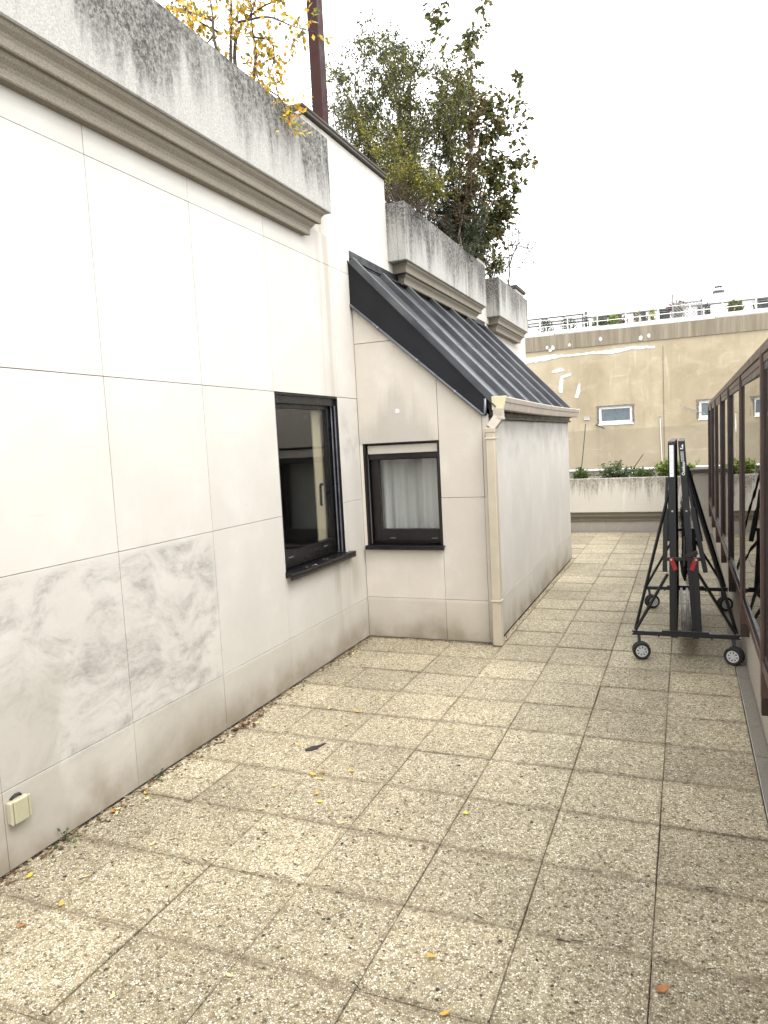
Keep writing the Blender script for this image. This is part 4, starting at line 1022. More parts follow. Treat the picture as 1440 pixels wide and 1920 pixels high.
def shrub(name, label, cat, stems, root, r0=.012, ntw=16, twl=(.15, .35), lpt=9, size=.03, wr=.5, pal=None, bark='bark_dark', up=.5, droop=.0, t0=.25, on_stem=0, spread=.02, jit=.0, curl=.18, group=None, rt=.0035, root_spread=.10, sub=1, nmain=None):
    R_ = thing(name, label, cat, root, group); St = MB(); F = MB(); root = Vector(root)
    for si, sp in enumerate(stems):
        sp = [Vector(p) for p in sp]
        if nmain is not None:
            if si < nmain: sp = [Vector((sp[0].x, sp[0].y, root.z))] + sp
        elif (sp[0]-root).length > .06: sp = [root + Vector((U(-1, 1)*root_spread, U(-1, 1)*root_spread*1.5, 0))] + sp
        c = catmull([p + Vector((0, U(-jit, jit), 0)) for p in sp], 5); m = len(c)
        St.tube(c, r0*U(.8, 1.2)*(1 if nmain is None or si < nmain else .42), 6, True, rt*.6)
        for k in range(ntw):
            f = t0 + (1-t0)*random.random(); i = min(m-2, int(f*(m-1))); p = c[i].lerp(c[i+1], random.random())
            ax = (c[min(i+1, m-1)] - c[i]).normalized()
            d = rdir(up) ; d = (d - ax*d.dot(ax)*.4 + ax*.25).normalized(); L = U(*twl)*(1.15-.45*f)
            q = p; pts = [q]
            for j in range(3):
                d = (d + rdir(.15)*.28).normalized(); q = q + d*L/3; pts.append(q)
            St.tube(pts, rt*U(.6, 1.0), 3, False, rt*.35)
            for s_ in range(sub):                              # finer side twigs
                a = pts[random.randint(1, 2)]; d2 = (d + rdir(.2)*.9).normalized(); pts2 = [a, a + d2*L*.3, a + (d2 + rdir(.2)*.3)*L*.55]
                St.tube(pts2, rt*.45, 3, False, rt*.25)
                for u in range(lpt//2):
                    g_ = U(.2, 1); add_leaf(F, pts2[0].lerp(pts2[2], g_) + rdir()*spread*.4, (d2 + rdir(.2)*.9).normalized(), size*U(.65, 1.15), size*wr*U(.8, 1.2), pal, droop, curl)
            for u in range(lpt):
                g_ = U(.12, 1.0)*3; e = min(2, int(g_)); pp = pts[e].lerp(pts[e+1], g_-e)
                add_leaf(F, pp + rdir()*spread*.4, (d*.5 + rdir(.25)).normalized(), size*U(.65, 1.2), size*wr*U(.8, 1.2), pal, droop, curl)
        for k in range(on_stem):
            f = t0 + (1-t0)*random.random(); i = min(m-2, int(f*(m-1))); p = c[i].lerp(c[i+1], random.random())
            add_leaf(F, p, rdir(.3), size*U(.7, 1.2), size*wr*U(.8, 1.2), pal, droop, curl)
    St.build('stem', bark, R_, fix=False, smooth=True)
    if F.v: F.build('foliage', 'leaf', R_, fix=False)
    return R_
YELLOW = [
  [(-2.49,2.20,3.93),(-2.51,2.20,4.08),(-2.54,2.20,4.30),(-2.56,2.20,4.61)],
  [(-2.48,2.30,3.96),(-2.47,2.30,4.17),(-2.42,2.30,4.44),(-2.39,2.30,4.71)],
  [(-2.47,2.35,3.94),(-2.47,2.35,4.12),(-2.43,2.35,4.24),(-2.34,2.35,4.29),(-2.21,2.35,4.50)],
  [(-2.43,2.50,3.92),(-2.41,2.50,4.12),(-2.42,2.50,4.30),(-2.41,2.50,4.64)],
  [(-2.55,2.30,4.19),(-2.70,2.30,4.30),(-2.85,2.30,4.49),(-2.96,2.30,4.62)],
  [(-2.43,2.35,4.24),(-2.23,2.35,4.23),(-2.07,2.35,4.14),(-1.92,2.35,4.06)],
  [(-2.45,2.40,4.28),(-2.29,2.40,4.32),(-2.10,2.40,4.34),(-1.98,2.40,4.40)],
  [(-2.36,2.40,4.16),(-2.25,2.40,4.12),(-2.23,2.40,4.00),(-2.27,2.40,3.85)],
  [(-2.33,2.35,3.96),(-2.31,2.35,3.84),(-2.33,2.35,3.77)],
  [(-2.51,2.20,4.11),(-2.62,2.20,4.09),(-2.74,2.20,4.19)],
  [(-2.58,2.30,4.26),(-2.78,2.30,4.38),(-2.94,2.30,4.45)],
]
FINE = [
  [(-3.08,6.00,4.48),(-3.12,6.00,4.97),(-3.28,6.10,5.45),(-3.50,6.20,5.74)],
  [(-2.98,6.00,4.46),(-3.05,6.00,5.08),(-3.15,6.10,5.76),(-3.07,6.20,6.18)],
  [(-2.89,6.00,4.42),(-2.92,6.00,4.99),(-3.04,6.10,5.39),(-3.15,6.20,5.92)],
  [(-2.86,6.00,4.41),(-2.83,6.00,4.97),(-2.78,6.10,5.39),(-2.83,6.20,5.79)],
  [(-2.80,6.00,4.37),(-2.68,6.00,4.89),(-2.66,6.10,5.37),(-2.71,6.20,5.84)],
  [(-2.71,6.00,4.33),(-2.58,6.00,4.92),(-2.53,6.10,5.39),(-2.52,6.20,5.71)],
  [(-2.65,6.00,4.26),(-2.44,6.00,4.73),(-2.35,6.10,5.24),(-2.40,6.20,5.74)],
  [(-2.56,6.00,4.19),(-2.32,6.00,4.65),(-2.15,6.10,5.14),(-2.09,6.20,5.61)],
  [(-3.08,6.00,4.51),(-3.25,6.00,5.00),(-3.41,6.10,5.30),(-3.55,6.20,5.40)],
  [(-2.46,6.00,4.17),(-2.26,6.00,4.58),(-2.19,6.10,4.99),(-2.17,6.20,5.35)],
  [(-2.77,6.00,4.40),(-2.72,6.00,4.67),(-2.80,6.10,5.12),(-2.88,6.20,5.51)],
  [(-2.95,6.00,4.43),(-3.13,6.00,4.75),(-3.35,6.10,5.12),(-3.51,6.20,5.54)],
  [(-2.83,6.00,4.41),(-2.90,6.00,4.76),(-3.08,6.10,5.18),(-3.30,6.20,5.43)],
  [(-2.64,6.00,4.32),(-2.50,6.00,4.63),(-2.46,6.10,5.04),(-2.28,6.20,5.60)],
  [(-2.52,6.00,4.24),(-2.30,6.00,4.42),(-2.10,6.10,4.86),(-1.96,6.20,5.31)],
]
GOLD = [
  [(-2.43,5.00,3.92),(-2.57,5.00,4.31),(-2.70,5.00,4.54)],
  [(-2.40,5.00,3.91),(-2.46,5.00,4.24),(-2.48,5.00,4.47)],
  [(-2.37,5.00,3.88),(-2.28,5.00,4.06),(-2.17,5.00,4.09)],
  [(-2.40,5.00,3.89),(-2.45,5.00,4.07),(-2.42,5.00,4.14)],
  [(-2.35,5.00,3.85),(-2.18,5.00,4.00),(-2.04,5.00,4.00)],
  [(-2.32,5.00,3.85),(-2.26,5.00,4.01),(-2.28,5.00,4.13)],
  [(-2.38,5.00,3.86),(-2.34,5.00,3.95),(-2.31,5.00,3.99)],
  [(-2.29,5.00,3.82),(-2.08,5.00,3.90),(-1.97,5.00,3.91)],
]
GREYTOP = [
  [(-2.88,6.50,4.62),(-2.94,6.50,5.36),(-2.96,6.50,5.89),(-2.96,6.50,6.21)],
  [(-2.85,6.50,4.62),(-2.88,6.50,5.28),(-2.89,6.50,5.76),(-2.86,6.50,6.07)],
  [(-2.81,6.50,4.61),(-2.85,6.50,5.22),(-3.03,6.50,5.79),(-3.08,6.50,6.10)],
  [(-2.78,6.50,4.61),(-2.82,6.50,5.09),(-2.79,6.50,5.67),(-2.77,6.50,5.99)],
]
BROWN = [
  [(-2.25,6.60,4.07),(-2.23,6.60,5.01),(-2.25,6.60,5.65)],
  [(-2.22,6.60,4.06),(-2.14,6.60,4.87),(-2.15,6.60,5.57)],
  [(-2.19,6.60,4.05),(-2.06,6.60,4.80),(-2.02,6.60,5.43)],
  [(-2.29,6.60,4.07),(-2.35,6.60,4.80),(-2.38,6.60,5.51)],
]
LARGE = [
  [(-2.33,7.20,3.94),(-2.29,7.20,4.98),(-2.21,7.20,6.02),(-2.05,7.20,6.73)],
  [(-2.40,7.20,3.95),(-2.48,7.20,5.33),(-2.56,7.20,6.35),(-2.62,7.20,6.76)],
  [(-2.27,7.20,3.90),(-2.03,7.20,4.75),(-1.81,7.20,5.38),(-1.57,7.20,5.87)],
  [(-2.23,7.20,3.89),(-2.01,7.20,4.37),(-1.80,7.20,4.70),(-1.61,7.20,4.87)],
  [(-2.30,7.20,3.90),(-2.14,7.20,4.58),(-1.98,7.20,5.17),(-1.94,7.20,5.44)],
  [(-2.23,7.20,3.89),(-1.99,7.20,4.17),(-1.82,7.20,4.39),(-1.74,7.20,4.60)],
  [(-2.30,7.20,3.94),(-2.13,7.20,4.76),(-2.06,7.20,5.37),(-2.06,7.20,5.86)],
  [(-2.27,7.20,3.93),(-2.15,7.20,4.33),(-2.03,7.20,4.75),(-1.99,7.20,4.92)],
  [(-2.33,7.20,3.94),(-2.32,7.20,4.35),(-2.20,7.20,4.78),(-2.15,7.20,5.08)],
  [(-2.23,7.20,3.89),(-2.09,7.20,4.06),(-1.92,7.20,4.22),(-1.85,7.20,4.31)],
  [(-2.33,7.20,4.10),(-2.24,7.20,5.28),(-2.24,7.20,6.09),(-2.26,7.20,6.46)],
  [(-2.23,7.20,3.93),(-1.94,7.20,4.60),(-1.73,7.20,5.06),(-1.68,7.20,5.47)],
]
DROOP = [
  [(-2.42,6.60,3.97),(-2.46,6.60,4.40),(-2.65,6.60,4.67)],
  [(-2.36,6.60,3.93),(-2.34,6.60,4.32),(-2.39,6.60,4.60)],
  [(-2.29,6.60,3.89),(-2.21,6.60,4.24),(-2.14,6.60,4.49)],
  [(-2.42,6.60,3.97),(-2.60,6.60,4.30),(-2.73,6.60,4.47)],
  [(-2.36,6.60,3.90),(-2.51,6.60,4.11),(-2.67,6.60,4.25)],
  [(-2.26,6.60,3.86),(-2.35,6.60,4.05),(-2.38,6.60,4.17)],
  [(-2.23,6.60,3.82),(-2.13,6.60,4.04),(-2.09,6.60,4.22)],
  [(-2.29,6.60,3.89),(-2.41,6.60,4.21),(-2.56,6.60,4.54)],
]
TWIGS = [
  [(-2.26,4.75,3.77),(-2.36,4.75,3.90),(-2.55,4.75,3.88)],
  [(-2.28,4.75,3.77),(-2.39,4.75,3.84),(-2.56,4.75,3.99)],
  [(-2.26,4.75,3.74),(-2.41,4.75,3.86),(-2.56,4.75,3.80)],
  [(-2.23,4.75,3.74),(-2.33,4.75,3.88),(-2.41,4.75,3.98)],
  [(-2.21,4.75,3.71),(-2.10,4.75,3.74),(-1.91,4.75,3.54)],
  [(-2.23,4.75,3.73),(-2.15,4.75,3.80),(-1.98,4.75,3.67)],
  [(-2.26,4.75,3.77),(-2.29,4.75,3.89),(-2.25,4.75,3.96)],
  [(-2.21,4.75,3.71),(-2.05,4.75,3.69),(-1.83,4.75,3.48)],
  [(-2.23,4.75,3.74),(-2.39,4.75,3.81),(-2.53,4.75,3.74)],
  [(-2.23,4.75,3.74),(-2.31,4.75,3.85),(-2.44,4.75,3.92)],
]
SPARSE = [
  [(-3.26,5.60,4.86),(-3.39,5.60,5.28),(-3.65,5.60,5.39)],
  [(-3.26,5.60,4.86),(-3.37,5.60,5.21),(-3.47,5.60,5.57)],
  [(-3.17,5.60,4.79),(-3.24,5.60,5.19),(-3.22,5.60,5.53)],
  [(-3.14,5.60,4.76),(-3.07,5.60,5.04),(-3.14,5.60,5.27)],
  [(-3.20,5.60,4.82),(-3.44,5.60,5.15),(-3.61,5.60,5.24)],
]
BARE = [
  [(-2.26,9.00,3.82),(-2.24,9.00,4.06),(-2.25,9.00,4.44),(-2.25,9.00,4.86)],
  [(-2.24,9.00,4.05),(-2.34,9.00,4.53),(-2.37,9.00,4.76)],
  [(-2.24,9.00,4.06),(-2.17,9.00,4.24),(-2.07,9.00,4.36),(-1.79,9.00,4.59)],
  [(-2.23,9.00,4.06),(-2.04,9.00,4.03),(-1.91,9.00,4.05),(-1.80,9.00,4.19)],
  [(-2.24,9.00,3.79),(-2.12,9.00,3.98),(-2.00,9.00,4.18),(-1.95,9.00,4.36)],
  [(-2.22,9.00,4.13),(-2.19,9.00,4.36),(-2.17,9.00,4.51)],
  [(-2.19,9.00,4.21),(-2.11,9.00,4.34),(-2.08,9.00,4.57)],
  [(-2.07,9.00,4.32),(-1.96,9.00,4.29),(-1.80,9.00,4.29)],
  [(-2.25,9.00,4.03),(-2.40,9.00,4.02),(-2.48,9.00,3.94)],
  [(-2.26,9.00,3.84),(-2.35,9.00,4.04),(-2.43,9.00,4.17)],
]
LEAFY = [
  [(-2.40,8.50,3.87),(-2.32,8.50,4.12),(-2.30,8.50,4.30)],
  [(-2.38,8.50,3.87),(-2.35,8.50,4.05),(-2.46,8.50,4.21)],
  [(-2.36,8.50,3.85),(-2.30,8.50,3.97),(-2.22,8.50,4.18)],
  [(-2.41,8.50,3.90),(-2.48,8.50,4.14),(-2.48,8.50,4.40)],
  [(-2.36,8.50,3.85),(-2.28,8.50,3.93),(-2.24,8.50,4.00)],
]
YEL = [(.62, .42, .035), (.70, .50, .06), (.55, .36, .03), (.60, .30, .035), (.30, .26, .05), (.20, .20, .06), (.66, .47, .14)]
YELLOW += [[(-2.34, 2.36, 3.86), (-2.24, 2.38, 3.80), (-2.17, 2.40, 3.72), (-2.155, 2.42, 3.60)]]
shrub('yellow_leaved_shrub', 'sparse shrub with bright yellow autumn leaves in the nearest planter', 'shrub', YELLOW, (-2.45, 2.32, 3.66), .016, 13, (.12, .28), 7, .042, .55, YEL, 'bark_dark', .25, .35, .40, 8, .03, .03, .15, None, .0032, .12, 1, 4)
OLV = [(.105, .112, .032), (.135, .142, .040), (.080, .088, .028), (.17, .172, .048), (.12, .095, .035), (.065, .078, .036), (.22, .21, .05)]
shrub('dense_fine_leaved_shrub', 'large dense olive green shrub of many upright stems in the middle planter', 'shrub', FINE, (-2.75, 6.0, 3.66), .013, 66, (.16, .44), 15, .034, .58, OLV, 'bark_dark', .6, .1, .20, 22, .04, .45, .15, None, .0030, .28, 2)
GLD = [(.20, .20, .025), (.30, .28, .03), (.14, .15, .03), (.34, .31, .04), (.09, .105, .03), (.11, .10, .035)]
shrub('golden_shrub', 'low golden green shrub at the near end of the middle planter', 'shrub', GOLD, (-2.42, 5.0, 3.66), .008, 36, (.10, .24), 9, .026, .55, GLD, 'twig_brown', .4, .1, .25, 16, .03, .12, .15, None, .0025, .08, 2)
GRT = [(.075, .095, .075), (.055, .075, .06), (.10, .12, .095), (.05, .065, .045)]
shrub('grey_leaved_shrub', 'tall shrub with long drooping grey green leaves at its tips, behind the olive shrub', 'shrub', GREYTOP, (-2.85, 6.55, 3.66), .010, 12, (.10, .28), 7, .085, .24, GRT, 'bark_dark', .6, .9, .60, 10, .02, .1, .3, None, .003, .10, 1)
BRN = [(.13, .075, .030), (.10, .060, .028), (.16, .095, .035), (.085, .07, .03), (.07, .075, .025), (.19, .12, .045)]
shrub('brown_leaved_shrub', 'tall clump of russet brown and dull green leaves left of the big leaved shrub', 'shrub', BROWN, (-2.32, 6.65, 3.66), .014, 70, (.10, .26), 11, .040, .6, BRN, 'bark_grey', .5, .5, .28, 26, .03, .12, .2, None, .003, .10, 1)
LRG = [(.090, .105, .028), (.070, .085, .026), (.12, .135, .034), (.11, .085, .028), (.16, .11, .034), (.058, .070, .026), (.15, .155, .04)]
shrub('big_leaved_shrub', 'tall upright shrub with big dark green leaves at the far end of the middle planter', 'shrub', LARGE, (-2.38, 7.12, 3.66), .016, 30, (.10, .34), 6, .080, .60, LRG, 'bark_grey', .6, .45, .20, 14, .02, .16, .25, None, .0035, .10, 1)
DRP = [(.045, .060, .034), (.065, .082, .042), (.085, .098, .055), (.05, .062, .032), (.10, .108, .06)]
shrub('narrow_leaved_shrub', 'dark green shrub with narrow drooping leaves hanging over the middle planter rim', 'shrub', DROOP, (-2.40, 6.60, 3.66), .010, 40, (.14, .36), 11, .058, .22, DRP, 'bark_dark', .15, .45, .15, 20, .03, .12, .25, None, .0028, .10, 2)
shrub('dead_twigs', 'tangle of leafless brown twigs spilling over the near corner of the middle planter', 'dead bush', TWIGS, (-2.28, 4.74, 3.67), .006, 24, (.10, .28), 0, .02, .5, BRN, 'twig_brown', -.05, 0, .15, 0, .02, .10, .1, None, .0026, .06, 2)
shrub('sparse_shrub', 'thin sparse shrub seen against the sky behind the brown post', 'shrub', SPARSE, (-3.22, 5.6, 3.66), .008, 16, (.10, .25), 4, .024, .5, OLV, 'bark_dark', .5, .1, .45, 4, .02, .1, .15, None, .0024, .04, 1)
shrub('bare_sapling', 'leafless pale grey sapling in the farthest planter', 'sapling', BARE, (-2.26, 9.0, 3.68), .018, 18, (.10, .32), 0, .04, .4, OLV, 'twig_pale', .8, 0, .30, 0, .02, .05, .1, None, .0046, .012, 2, 1)
shrub('small_leafy_shrub', 'small leafy shrub at the near end of the farthest planter beside the bare sapling', 'shrub', LEAFY, (-2.38, 8.5, 3.68), .010, 18, (.08, .22), 7, .048, .5, LRG, 'bark_dark', .5, .2, .25, 8, .02, .08, .2, None, .003, .06, 1)
# weeds in the far planter
WEED = [(.075, .125, .028), (.10, .16, .035), (.055, .095, .025), (.14, .18, .05), (.05, .08, .025)]
def clump(label, x, y, w, h, n, size, pal, name='weed_clump', cat='weeds', z=.80, spread=1.0, lp=7):
    st = []
    for k in range(n):
        a = U(0, 2*pi); r = U(.1, 1)*w; hh = h*U(.45, 1.0)*(1.1-.5*abs(r/w))
        bx = x + r*.35*cos(a); st.append([(bx, y+.06*sin(a), z), (x + r*.7*cos(a), y + .10*sin(a), z+hh*.6), (x + r*cos(a)*spread, y + .16*sin(a), z+hh)])
    return shrub(name, label, cat, st, (x, y, z-.01), .004, 6, (.05, .12), lp, size, .6, pal, 'twig_brown', .5, .15, .2, 6, .02, .02, .2, None, .002, w*.4, 1)
clump('low green weeds at the left end of the far planter, by the upright stake', -1.50, 10.36, .24, .17, 22, .034, WEED)
clump('white flecked green weeds in the middle of the far planter', -.95, 10.38, .40, .30, 50, .034, WEED + [(.5, .5, .45)])
clump('short sparse weeds just left of the yellow green bush in the far planter', -.50, 10.38, .24, .17, 22, .032, WEED)
clump('bright yellow green bush in the far planter behind the folded table', -.05, 10.38, .36, .33, 64, .042, [(.17, .24, .035), (.22, .29, .05), (.13, .19, .03), (.26, .30, .06)], 'yellow_green_bush', 'bush')
st = MB()
for k in range(1500):
    x, y = U(-2.3, .1), U(10.19, 10.59); add_leaf(st, Vector((x, y, .79)), rdir(1.0), U(.02, .05), U(.012, .022), WEED, .2)
gc = kind(link('ground_cover', st.mesh('ground_cover', 'leaf', (0, 0, 0), False)), 'stuff'); gc['label'] = 'low green ground cover on the soil of the far planter'
for lab, p, q in (('upright thin green stake at the left end of the far planter', (-1.497, 10.40, .78), (-1.383, 10.40, 1.733)), ('slanting thin green stake in the middle of the far planter', (-.80, 10.40, .80), (-.51, 10.40, 1.205))):
    m = MB(); m.tube([p, ((p[0]+q[0])/2+.004, p[1], (p[2]+q[2])/2), q], .0075, 6); one('plant_stake', lab, 'stake', m, 'stake_green', p)
# pot plants on the neighbouring roof terrace
def far_bush(label, x, y, w, h, pal, n=260, size=.07, name='terrace_shrub', cat='plant', z0=5.10, spiky=False, pot=None):
    R_ = thing(name, label, cat, (x, y, 4.95)); h *= .9; F_ = MB(); St = MB()
    for k in range(n):
        a = U(0, 2*pi); f = U(0, 1); r = w*sqrt(U(0, 1))*(1-.55*abs(2*f-.9)); p = Vector((x + r*cos(a), y + r*sin(a)*.6, z0 + h*f))
        if spiky: p = Vector((x, y, z0 + h*.55)); d = rdir(.15); add_leaf(F_, p + d*.05, d, h*.5, .035, pal, .1, .1)
        else: add_leaf(F_, p, rdir(.4), size*U(.6, 1.2), size*.55, pal, .1)
    for k in range(4): St.tube([(x + U(-.03, .03), y, 4.96), (x + U(-.4, .4)*w, y, z0 + h*.6)], .012, 4)
    St.build('stem', 'bark_dark', R_, fix=False); F_.build('foliage', 'leaf', R_, fix=False)
    m = MB(); m.tube([(x, y, 4.952), (x, y, 5.15)], .10, 10, True, .13); m.build('pot', 'chimney_grey' if pot is None else pot, R_)
DG = [(.04, .06, .02), (.06, .085, .025), (.03, .045, .02)]
far_bush('dark green bushes under the pergola, left end of the roof terrace', -4.35, 24.2, .34, .55, DG, 420)
far_bush('broad dark green bush under the right end of the pergola', -3.55, 24.2, .40, .52, DG, 460)
far_bush('narrow dark conifer at the right end of the pergola', -2.98, 24.2, .09, .68, [(.025, .04, .02), (.035, .05, .025)], 260, .05)
far_bush('pale thin leaved plant just right of the dark conifer', -2.72, 24.2, .16, .42, [(.30, .32, .22), (.2, .24, .12), (.4, .4, .3)], 130, .06)
far_bush('bright yellow green round shrub left of centre on the roof terrace', -2.08, 24.2, .26, .42, [(.20, .26, .04), (.14, .2, .03)], 340)
far_bush('mixed low green planting in front of the long dark rooftop window', -2.45, 24.0, .34, .30, DG, 300)
far_bush('dark red potted plant beside the bright yellow green shrub', -1.72, 24.1, .15, .34, [(.09, .02, .025), (.06, .02, .02)], 140)
far_bush('pale climbing plant against the white rooftop wall', -1.38, 25.5, .20, .68, [(.28, .27, .12), (.22, .2, .10), (.4, .36, .2)], 130, .06)
far_bush('round yellow green ball shaped shrub', -.86, 24.1, .17, .46, [(.26, .26, .04), (.20, .21, .035)], 420, .05)
far_bush('spiky dark red cordyline with a rosette of long leaves', -.12, 24.1, .2, .78, [(.075, .022, .03), (.10, .03, .04)], 60, name='cordyline', spiky=True)
far_bush('tall thin yellowish bamboo clump beside the trellis', -.02, 24.4, .10, .72, [(.36, .33, .16), (.2, .2, .08)], 150, .09)
far_bush('tiny dark green plant between the yellow ball shrub and the window', -1.02, 24.1, .05, .28, DG, 60, .05)
far_bush('small grey potted plant right of the trellis', .82, 24.1, .14, .46, [(.12, .13, .12), (.2, .2, .19), (.07, .08, .06)], 100)
far_bush('wide olive green bush in front of the third rooftop window from the right', 1.60, 24.1, .34, .44, [(.12, .125, .03), (.09, .10, .03)], 460)
far_bush('straggly grey green plants near the right rooftop window', 2.15, 24.1, .22, .40, [(.2, .23, .16), (.1, .13, .07)], 110, .06)

# ================================================================== LITTER ON THE PAVING
def leafshape(L, w, curl, seed):
    rr = random.Random(seed); m = MB(); n = 5; vs = []
    for i in range(n+1):
        t_ = i/n; ww = w*.5*sin(pi*min(1, t_*.92+.05))**.8; lift = curl*(t_-.45)**2*L*3 + .0015
        for s_ in (-1, 0, 1): vs.append((L*(t_-.5), s_*ww + rr.uniform(-.001, .001), lift + (abs(s_)*curl*w*.55) + rr.uniform(0, .001)))
    m.add(vs, [[i*3+j, (i+1)*3+j, (i+1)*3+j+1, i*3+j+1] for i in range(n) for j in range(2)]); return m
for nm, c_ in (('leaf_yellow', (.48, .30, .045)), ('leaf_pale', (.50, .44, .20)), ('leaf_orange', (.30, .115, .025)), ('leaf_red', (.10, .030, .015)), ('leaf_brown', (.13, .078, .035)), ('leaf_lemon', (.55, .47, .06))): simple(nm, c_, .6, 0, .18, 60)
shapes = {}
def fallen(x, y, mat, L=.045, w=.02, curl=.35, label=None, group=None, z=.003):
    L *= .85; w *= .85
    k = (mat, round(L, 3), round(w, 3), random.randint(0, 2))
    if k not in shapes: shapes[k] = leafshape(L, w, curl*.45, len(shapes)).mesh('fallen_leaf', mat, fix=False, smooth=True)
    o = link('fallen_leaf', shapes[k], None, (x, y, z)); o.rotation_euler = (U(-.06, .06), U(-.06, .06), U(0, 6.28)); tag(o, label, 'leaf', group); return o
fallen(.032, .274, 'leaf_orange', .052, .026, .5, 'orange brown curled leaf at the bottom right of the paving')
fallen(-.767, 1.05, 'leaf_lemon', .034, .024, .3, 'bright lemon yellow leaf alone in the middle of the paving')
fallen(-1.707, 1.999, 'leaf_yellow', .038, .028, .3, 'bright yellow leaf left of centre, farthest of the big yellow ones')
fallen(-1.572, 1.185, 'leaf_yellow', .050, .026, .5, 'curled golden leaf lying on a joint, largest of a cluster of three')
fallen(-1.536, 1.215, 'leaf_orange', .045, .018, .5, 'pinkish brown leaf touching the curled golden leaf')
fallen(-1.515, 1.155, 'leaf_lemon', .040, .016, .4, 'pale lemon leaf beside the curled golden leaf')
fallen(-2.275, .601, 'leaf_orange', .050, .022, .5, 'orange leaf at the foot of the near stone wall')
fallen(-2.254, 1.714, 'leaf_red', .045, .024, .5, 'dark red leaf at the wall foot, far one of two')
fallen(-2.265, 1.546, 'leaf_red', .052, .026, .6, 'dark red curled leaf at the wall foot, near one of two')
fallen(-1.416, .959, 'leaf_lemon', .034, .024, .3, 'lemon yellow leaf left of the middle of the paving')
fallen(-2.006, -.117, 'leaf_orange', .040, .020, .4, 'amber brown leaf near the lower left edge of the paving')
fallen(-2.226, .109, 'leaf_yellow', .045, .026, .4, 'golden leaf against the wall foot at the lower left')
YP = [(-1.406, 1.275), (-.632, .194), (-.522, -.008), (-1.683, 1.794), (-1.966, .018), (-1.813, 1.471), (-1.464, 1.02)]
for x, y in YP: fallen(x, y, 'leaf_yellow', .040, .018, .35, 'small golden yellow leaf lying flat on the paving', 'golden yellow leaves on the paving')
PP = [(-1.637, .822), (-1.181, -.081), (-1.464, -.268), (-1.635, .299), (-1.917, .438), (-2.208, .745), (-1.697, 1.033), (-2.113, .996), (-1.87, .873), (-1.243, .821), (-2.367+.12, .594), (-2.013, .177), (-1.63, 2.222), (-2.002, 2.381), (-1.697, 2.715), (-1.9, 2.0), (-2.05, 1.4), (-1.95, 3.1), (-1.5, 3.3), (-2.15, 2.9), (-1.2, 2.3), (-1.1, 1.9)]
for x, y in PP: fallen(x, y, 'leaf_pale', .038, .015, .35, 'small pale dry leaf on the paving', 'pale dry leaves on the paving')
BP = [(-1.3, 1.6), (-1.153, 1.491), (-.85, .75), (-1.0, 1.15), (-.3, 2.2), (.1, 1.6), (.2, 2.6), (-.6, 2.9), (-1.2, 3.0), (-1.75, 1.2), (-1.4, .4), (-.2, .9), (-.45, 1.23)]
for x, y in BP: fallen(x, y, 'leaf_brown', .034, .010, .4, 'small narrow brown leaf or twig bit on the paving', 'narrow brown leaf bits on the paving')
for k in range(9): fallen(U(-2.28, -2.21), U(.0, 3.3), random.choice(['leaf_pale', 'leaf_brown', 'leaf_yellow']), .036, .016, .4, 'small dry leaf caught along the foot of the near stone wall', 'dry leaves along the wall foot')
for k in range(16): fallen(-2.27 + abs(random.gauss(0, .03)), 1.60 + random.gauss(0, .10), random.choice(['leaf_red', 'leaf_brown', 'leaf_red', 'leaf_brown', 'leaf_pale']), .048, .024, .6, 'dry reddish leaf in the small pile at the wall foot', 'reddish leaves piled at the wall foot', U(.003, .012))
m = MB()
def flake(x, y, r, z=.002):
    a = U(0, 6.3); e = U(.3, .8); m.add([(x+r*cos(a), y+r*sin(a), z+U(0, .003)), (x-r*e*sin(a), y+r*e*cos(a), z+U(0, .005)), (x-r*cos(a), y-r*sin(a), z+U(0, .003)), (x+r*e*sin(a), y-r*e*cos(a), z)], [(0, 1, 2, 3)]); m.col += [random.choice([(.10, .07, .045), (.05, .035, .025), (.22, .17, .10), (.34, .28, .17), (.16, .08, .04)])]*4
for k in range(1100): flake(-2.325 + abs(random.gauss(0, .035)), U(-1.0, 3.58), U(.004, .014))
for k in range(260): flake(U(-2.3, -1.28), 3.575 - abs(random.gauss(0, .02)), U(.004, .011))
for k in range(300): flake(-1.235 + abs(random.gauss(0, .02)), U(3.6, 7.5), U(.004, .010))
for k in range(420): flake(U(-2.3, .38), U(-.6, 6), U(.003, .009))
for k in range(260): flake(U(-2.3, -.9), U(.2, 3.5), U(.003, .010))
for k in range(160):                                          # short dark twigs and moss strings by the joints
    x, y = U(-2.2, .38), round(U(-.5, 6)/.4)*.4 + random.gauss(0, .012); L = U(.01, .05); a = random.gauss(0, .25)
    m.add([(x, y, .003), (x+L*cos(a), y+L*sin(a), .004), (x+L*cos(a), y+L*sin(a)+.004, .003), (x, y+.004, .004)], [(0, 1, 2, 3)]); m.col += [(.045, .032, .022)]*4
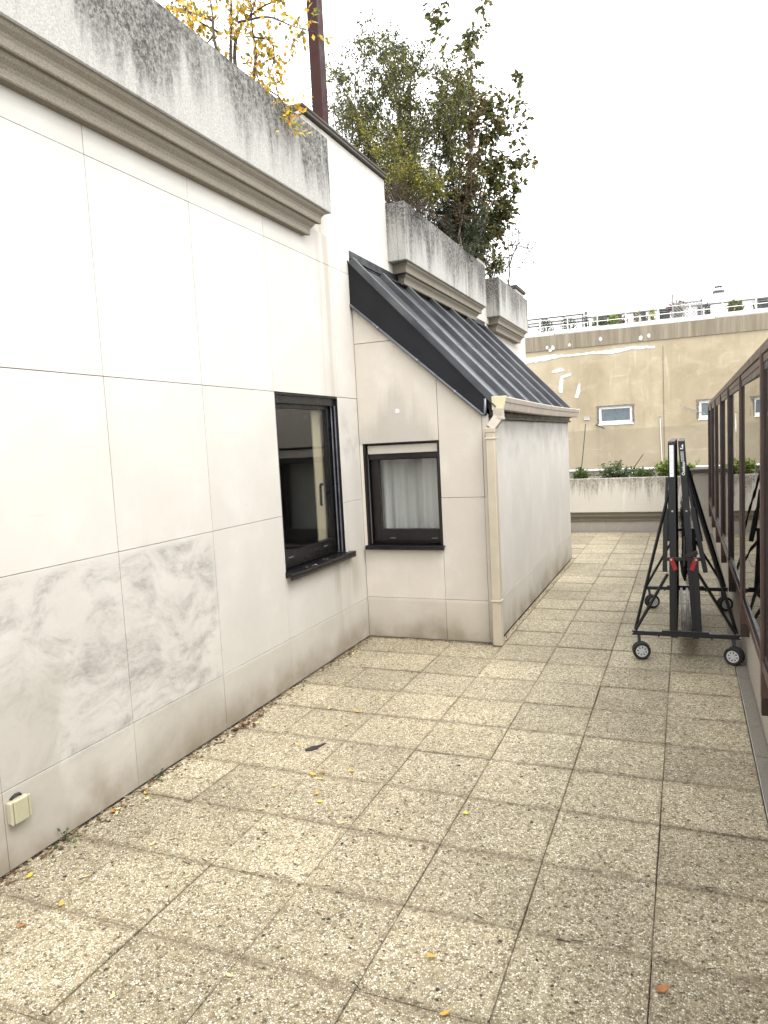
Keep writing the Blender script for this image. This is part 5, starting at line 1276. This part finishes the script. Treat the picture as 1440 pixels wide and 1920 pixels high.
lt = kind(link('leaf_litter', m.mesh('leaf_litter', 'leaf', (0, 0, 0), False)), 'stuff'); lt['label'] = 'crumbled leaf litter and twigs strewn on the paving and along the wall foot'
m = MB(); pts = []
for k in range(22):
    a = 2*pi*k/22; r = U(.8, 1.15); pts.append((.046*r*cos(a)*(1.0 if cos(a) < 0 else 1.9), (.026 if cos(a) < .35 else .013)*r*sin(a) + max(0, cos(a))*.022))
ca, sa = cos(.9), sin(.9)
m.prism([(p*ca - q*sa - 1.719, p*sa + q*ca + 1.463) for p, q in pts], lambda a, b, d: (a, b, d), -.004, .005); one('tar_patch', 'small dark oblong blot stuck on the paving left of centre', 'blot', m, 'tar', (-1.719, 1.463, 0))
m = MB()
for k in range(7):                                            # leaf bits on the main window sill
    y = U(2.5, 3.25); x = XW + U(-.02, .045); a = U(0, 6.3); r = U(.006, .013); z = WZ0-.004
    m.add([(x+r*cos(a), y+r*sin(a), z), (x-r*.5*sin(a), y+r*.5*cos(a), z+.004), (x-r*cos(a), y-r*sin(a), z+.001), (x+r*.5*sin(a), y-r*.5*cos(a), z+.003)], [(0, 1, 2, 3)]); m.col += [random.choice([(.55, .48, .36), (.4, .33, .22), (.62, .58, .5)])]*4
sb = kind(link('sill_leaf_bits', m.mesh('sill_leaf_bits', 'leaf', (0, 0, 0), False)), 'stuff'); sb['label'] = 'dry leaf bits lying on the black window sill'
def weed(x, y, label, n):
    R_ = thing('wall_weed', label, 'weed', (x, y, 0)); F_ = MB(); St = MB()
    for k in range(n):
        d = rdir(.6, Vector((.6, 0, 0))); p = Vector((x, y, 0)); q = p + d*U(.02, .05); St.tube([p, q], .0012, 4); add_leaf(F_, q, d, U(.018, .03), U(.012, .020), [(.07, .12, .03), (.05, .09, .025), (.12, .14, .05)], .3)
    St.build('stem', 'stake_green', R_, fix=False); F_.build('foliage', 'leaf', R_, fix=False)
weed(-2.305, .36, 'small green weed at the foot of the wall, nearer of two', 14); weed(-2.310, .93, 'tiny green weed at the foot of the wall, farther of two', 8)
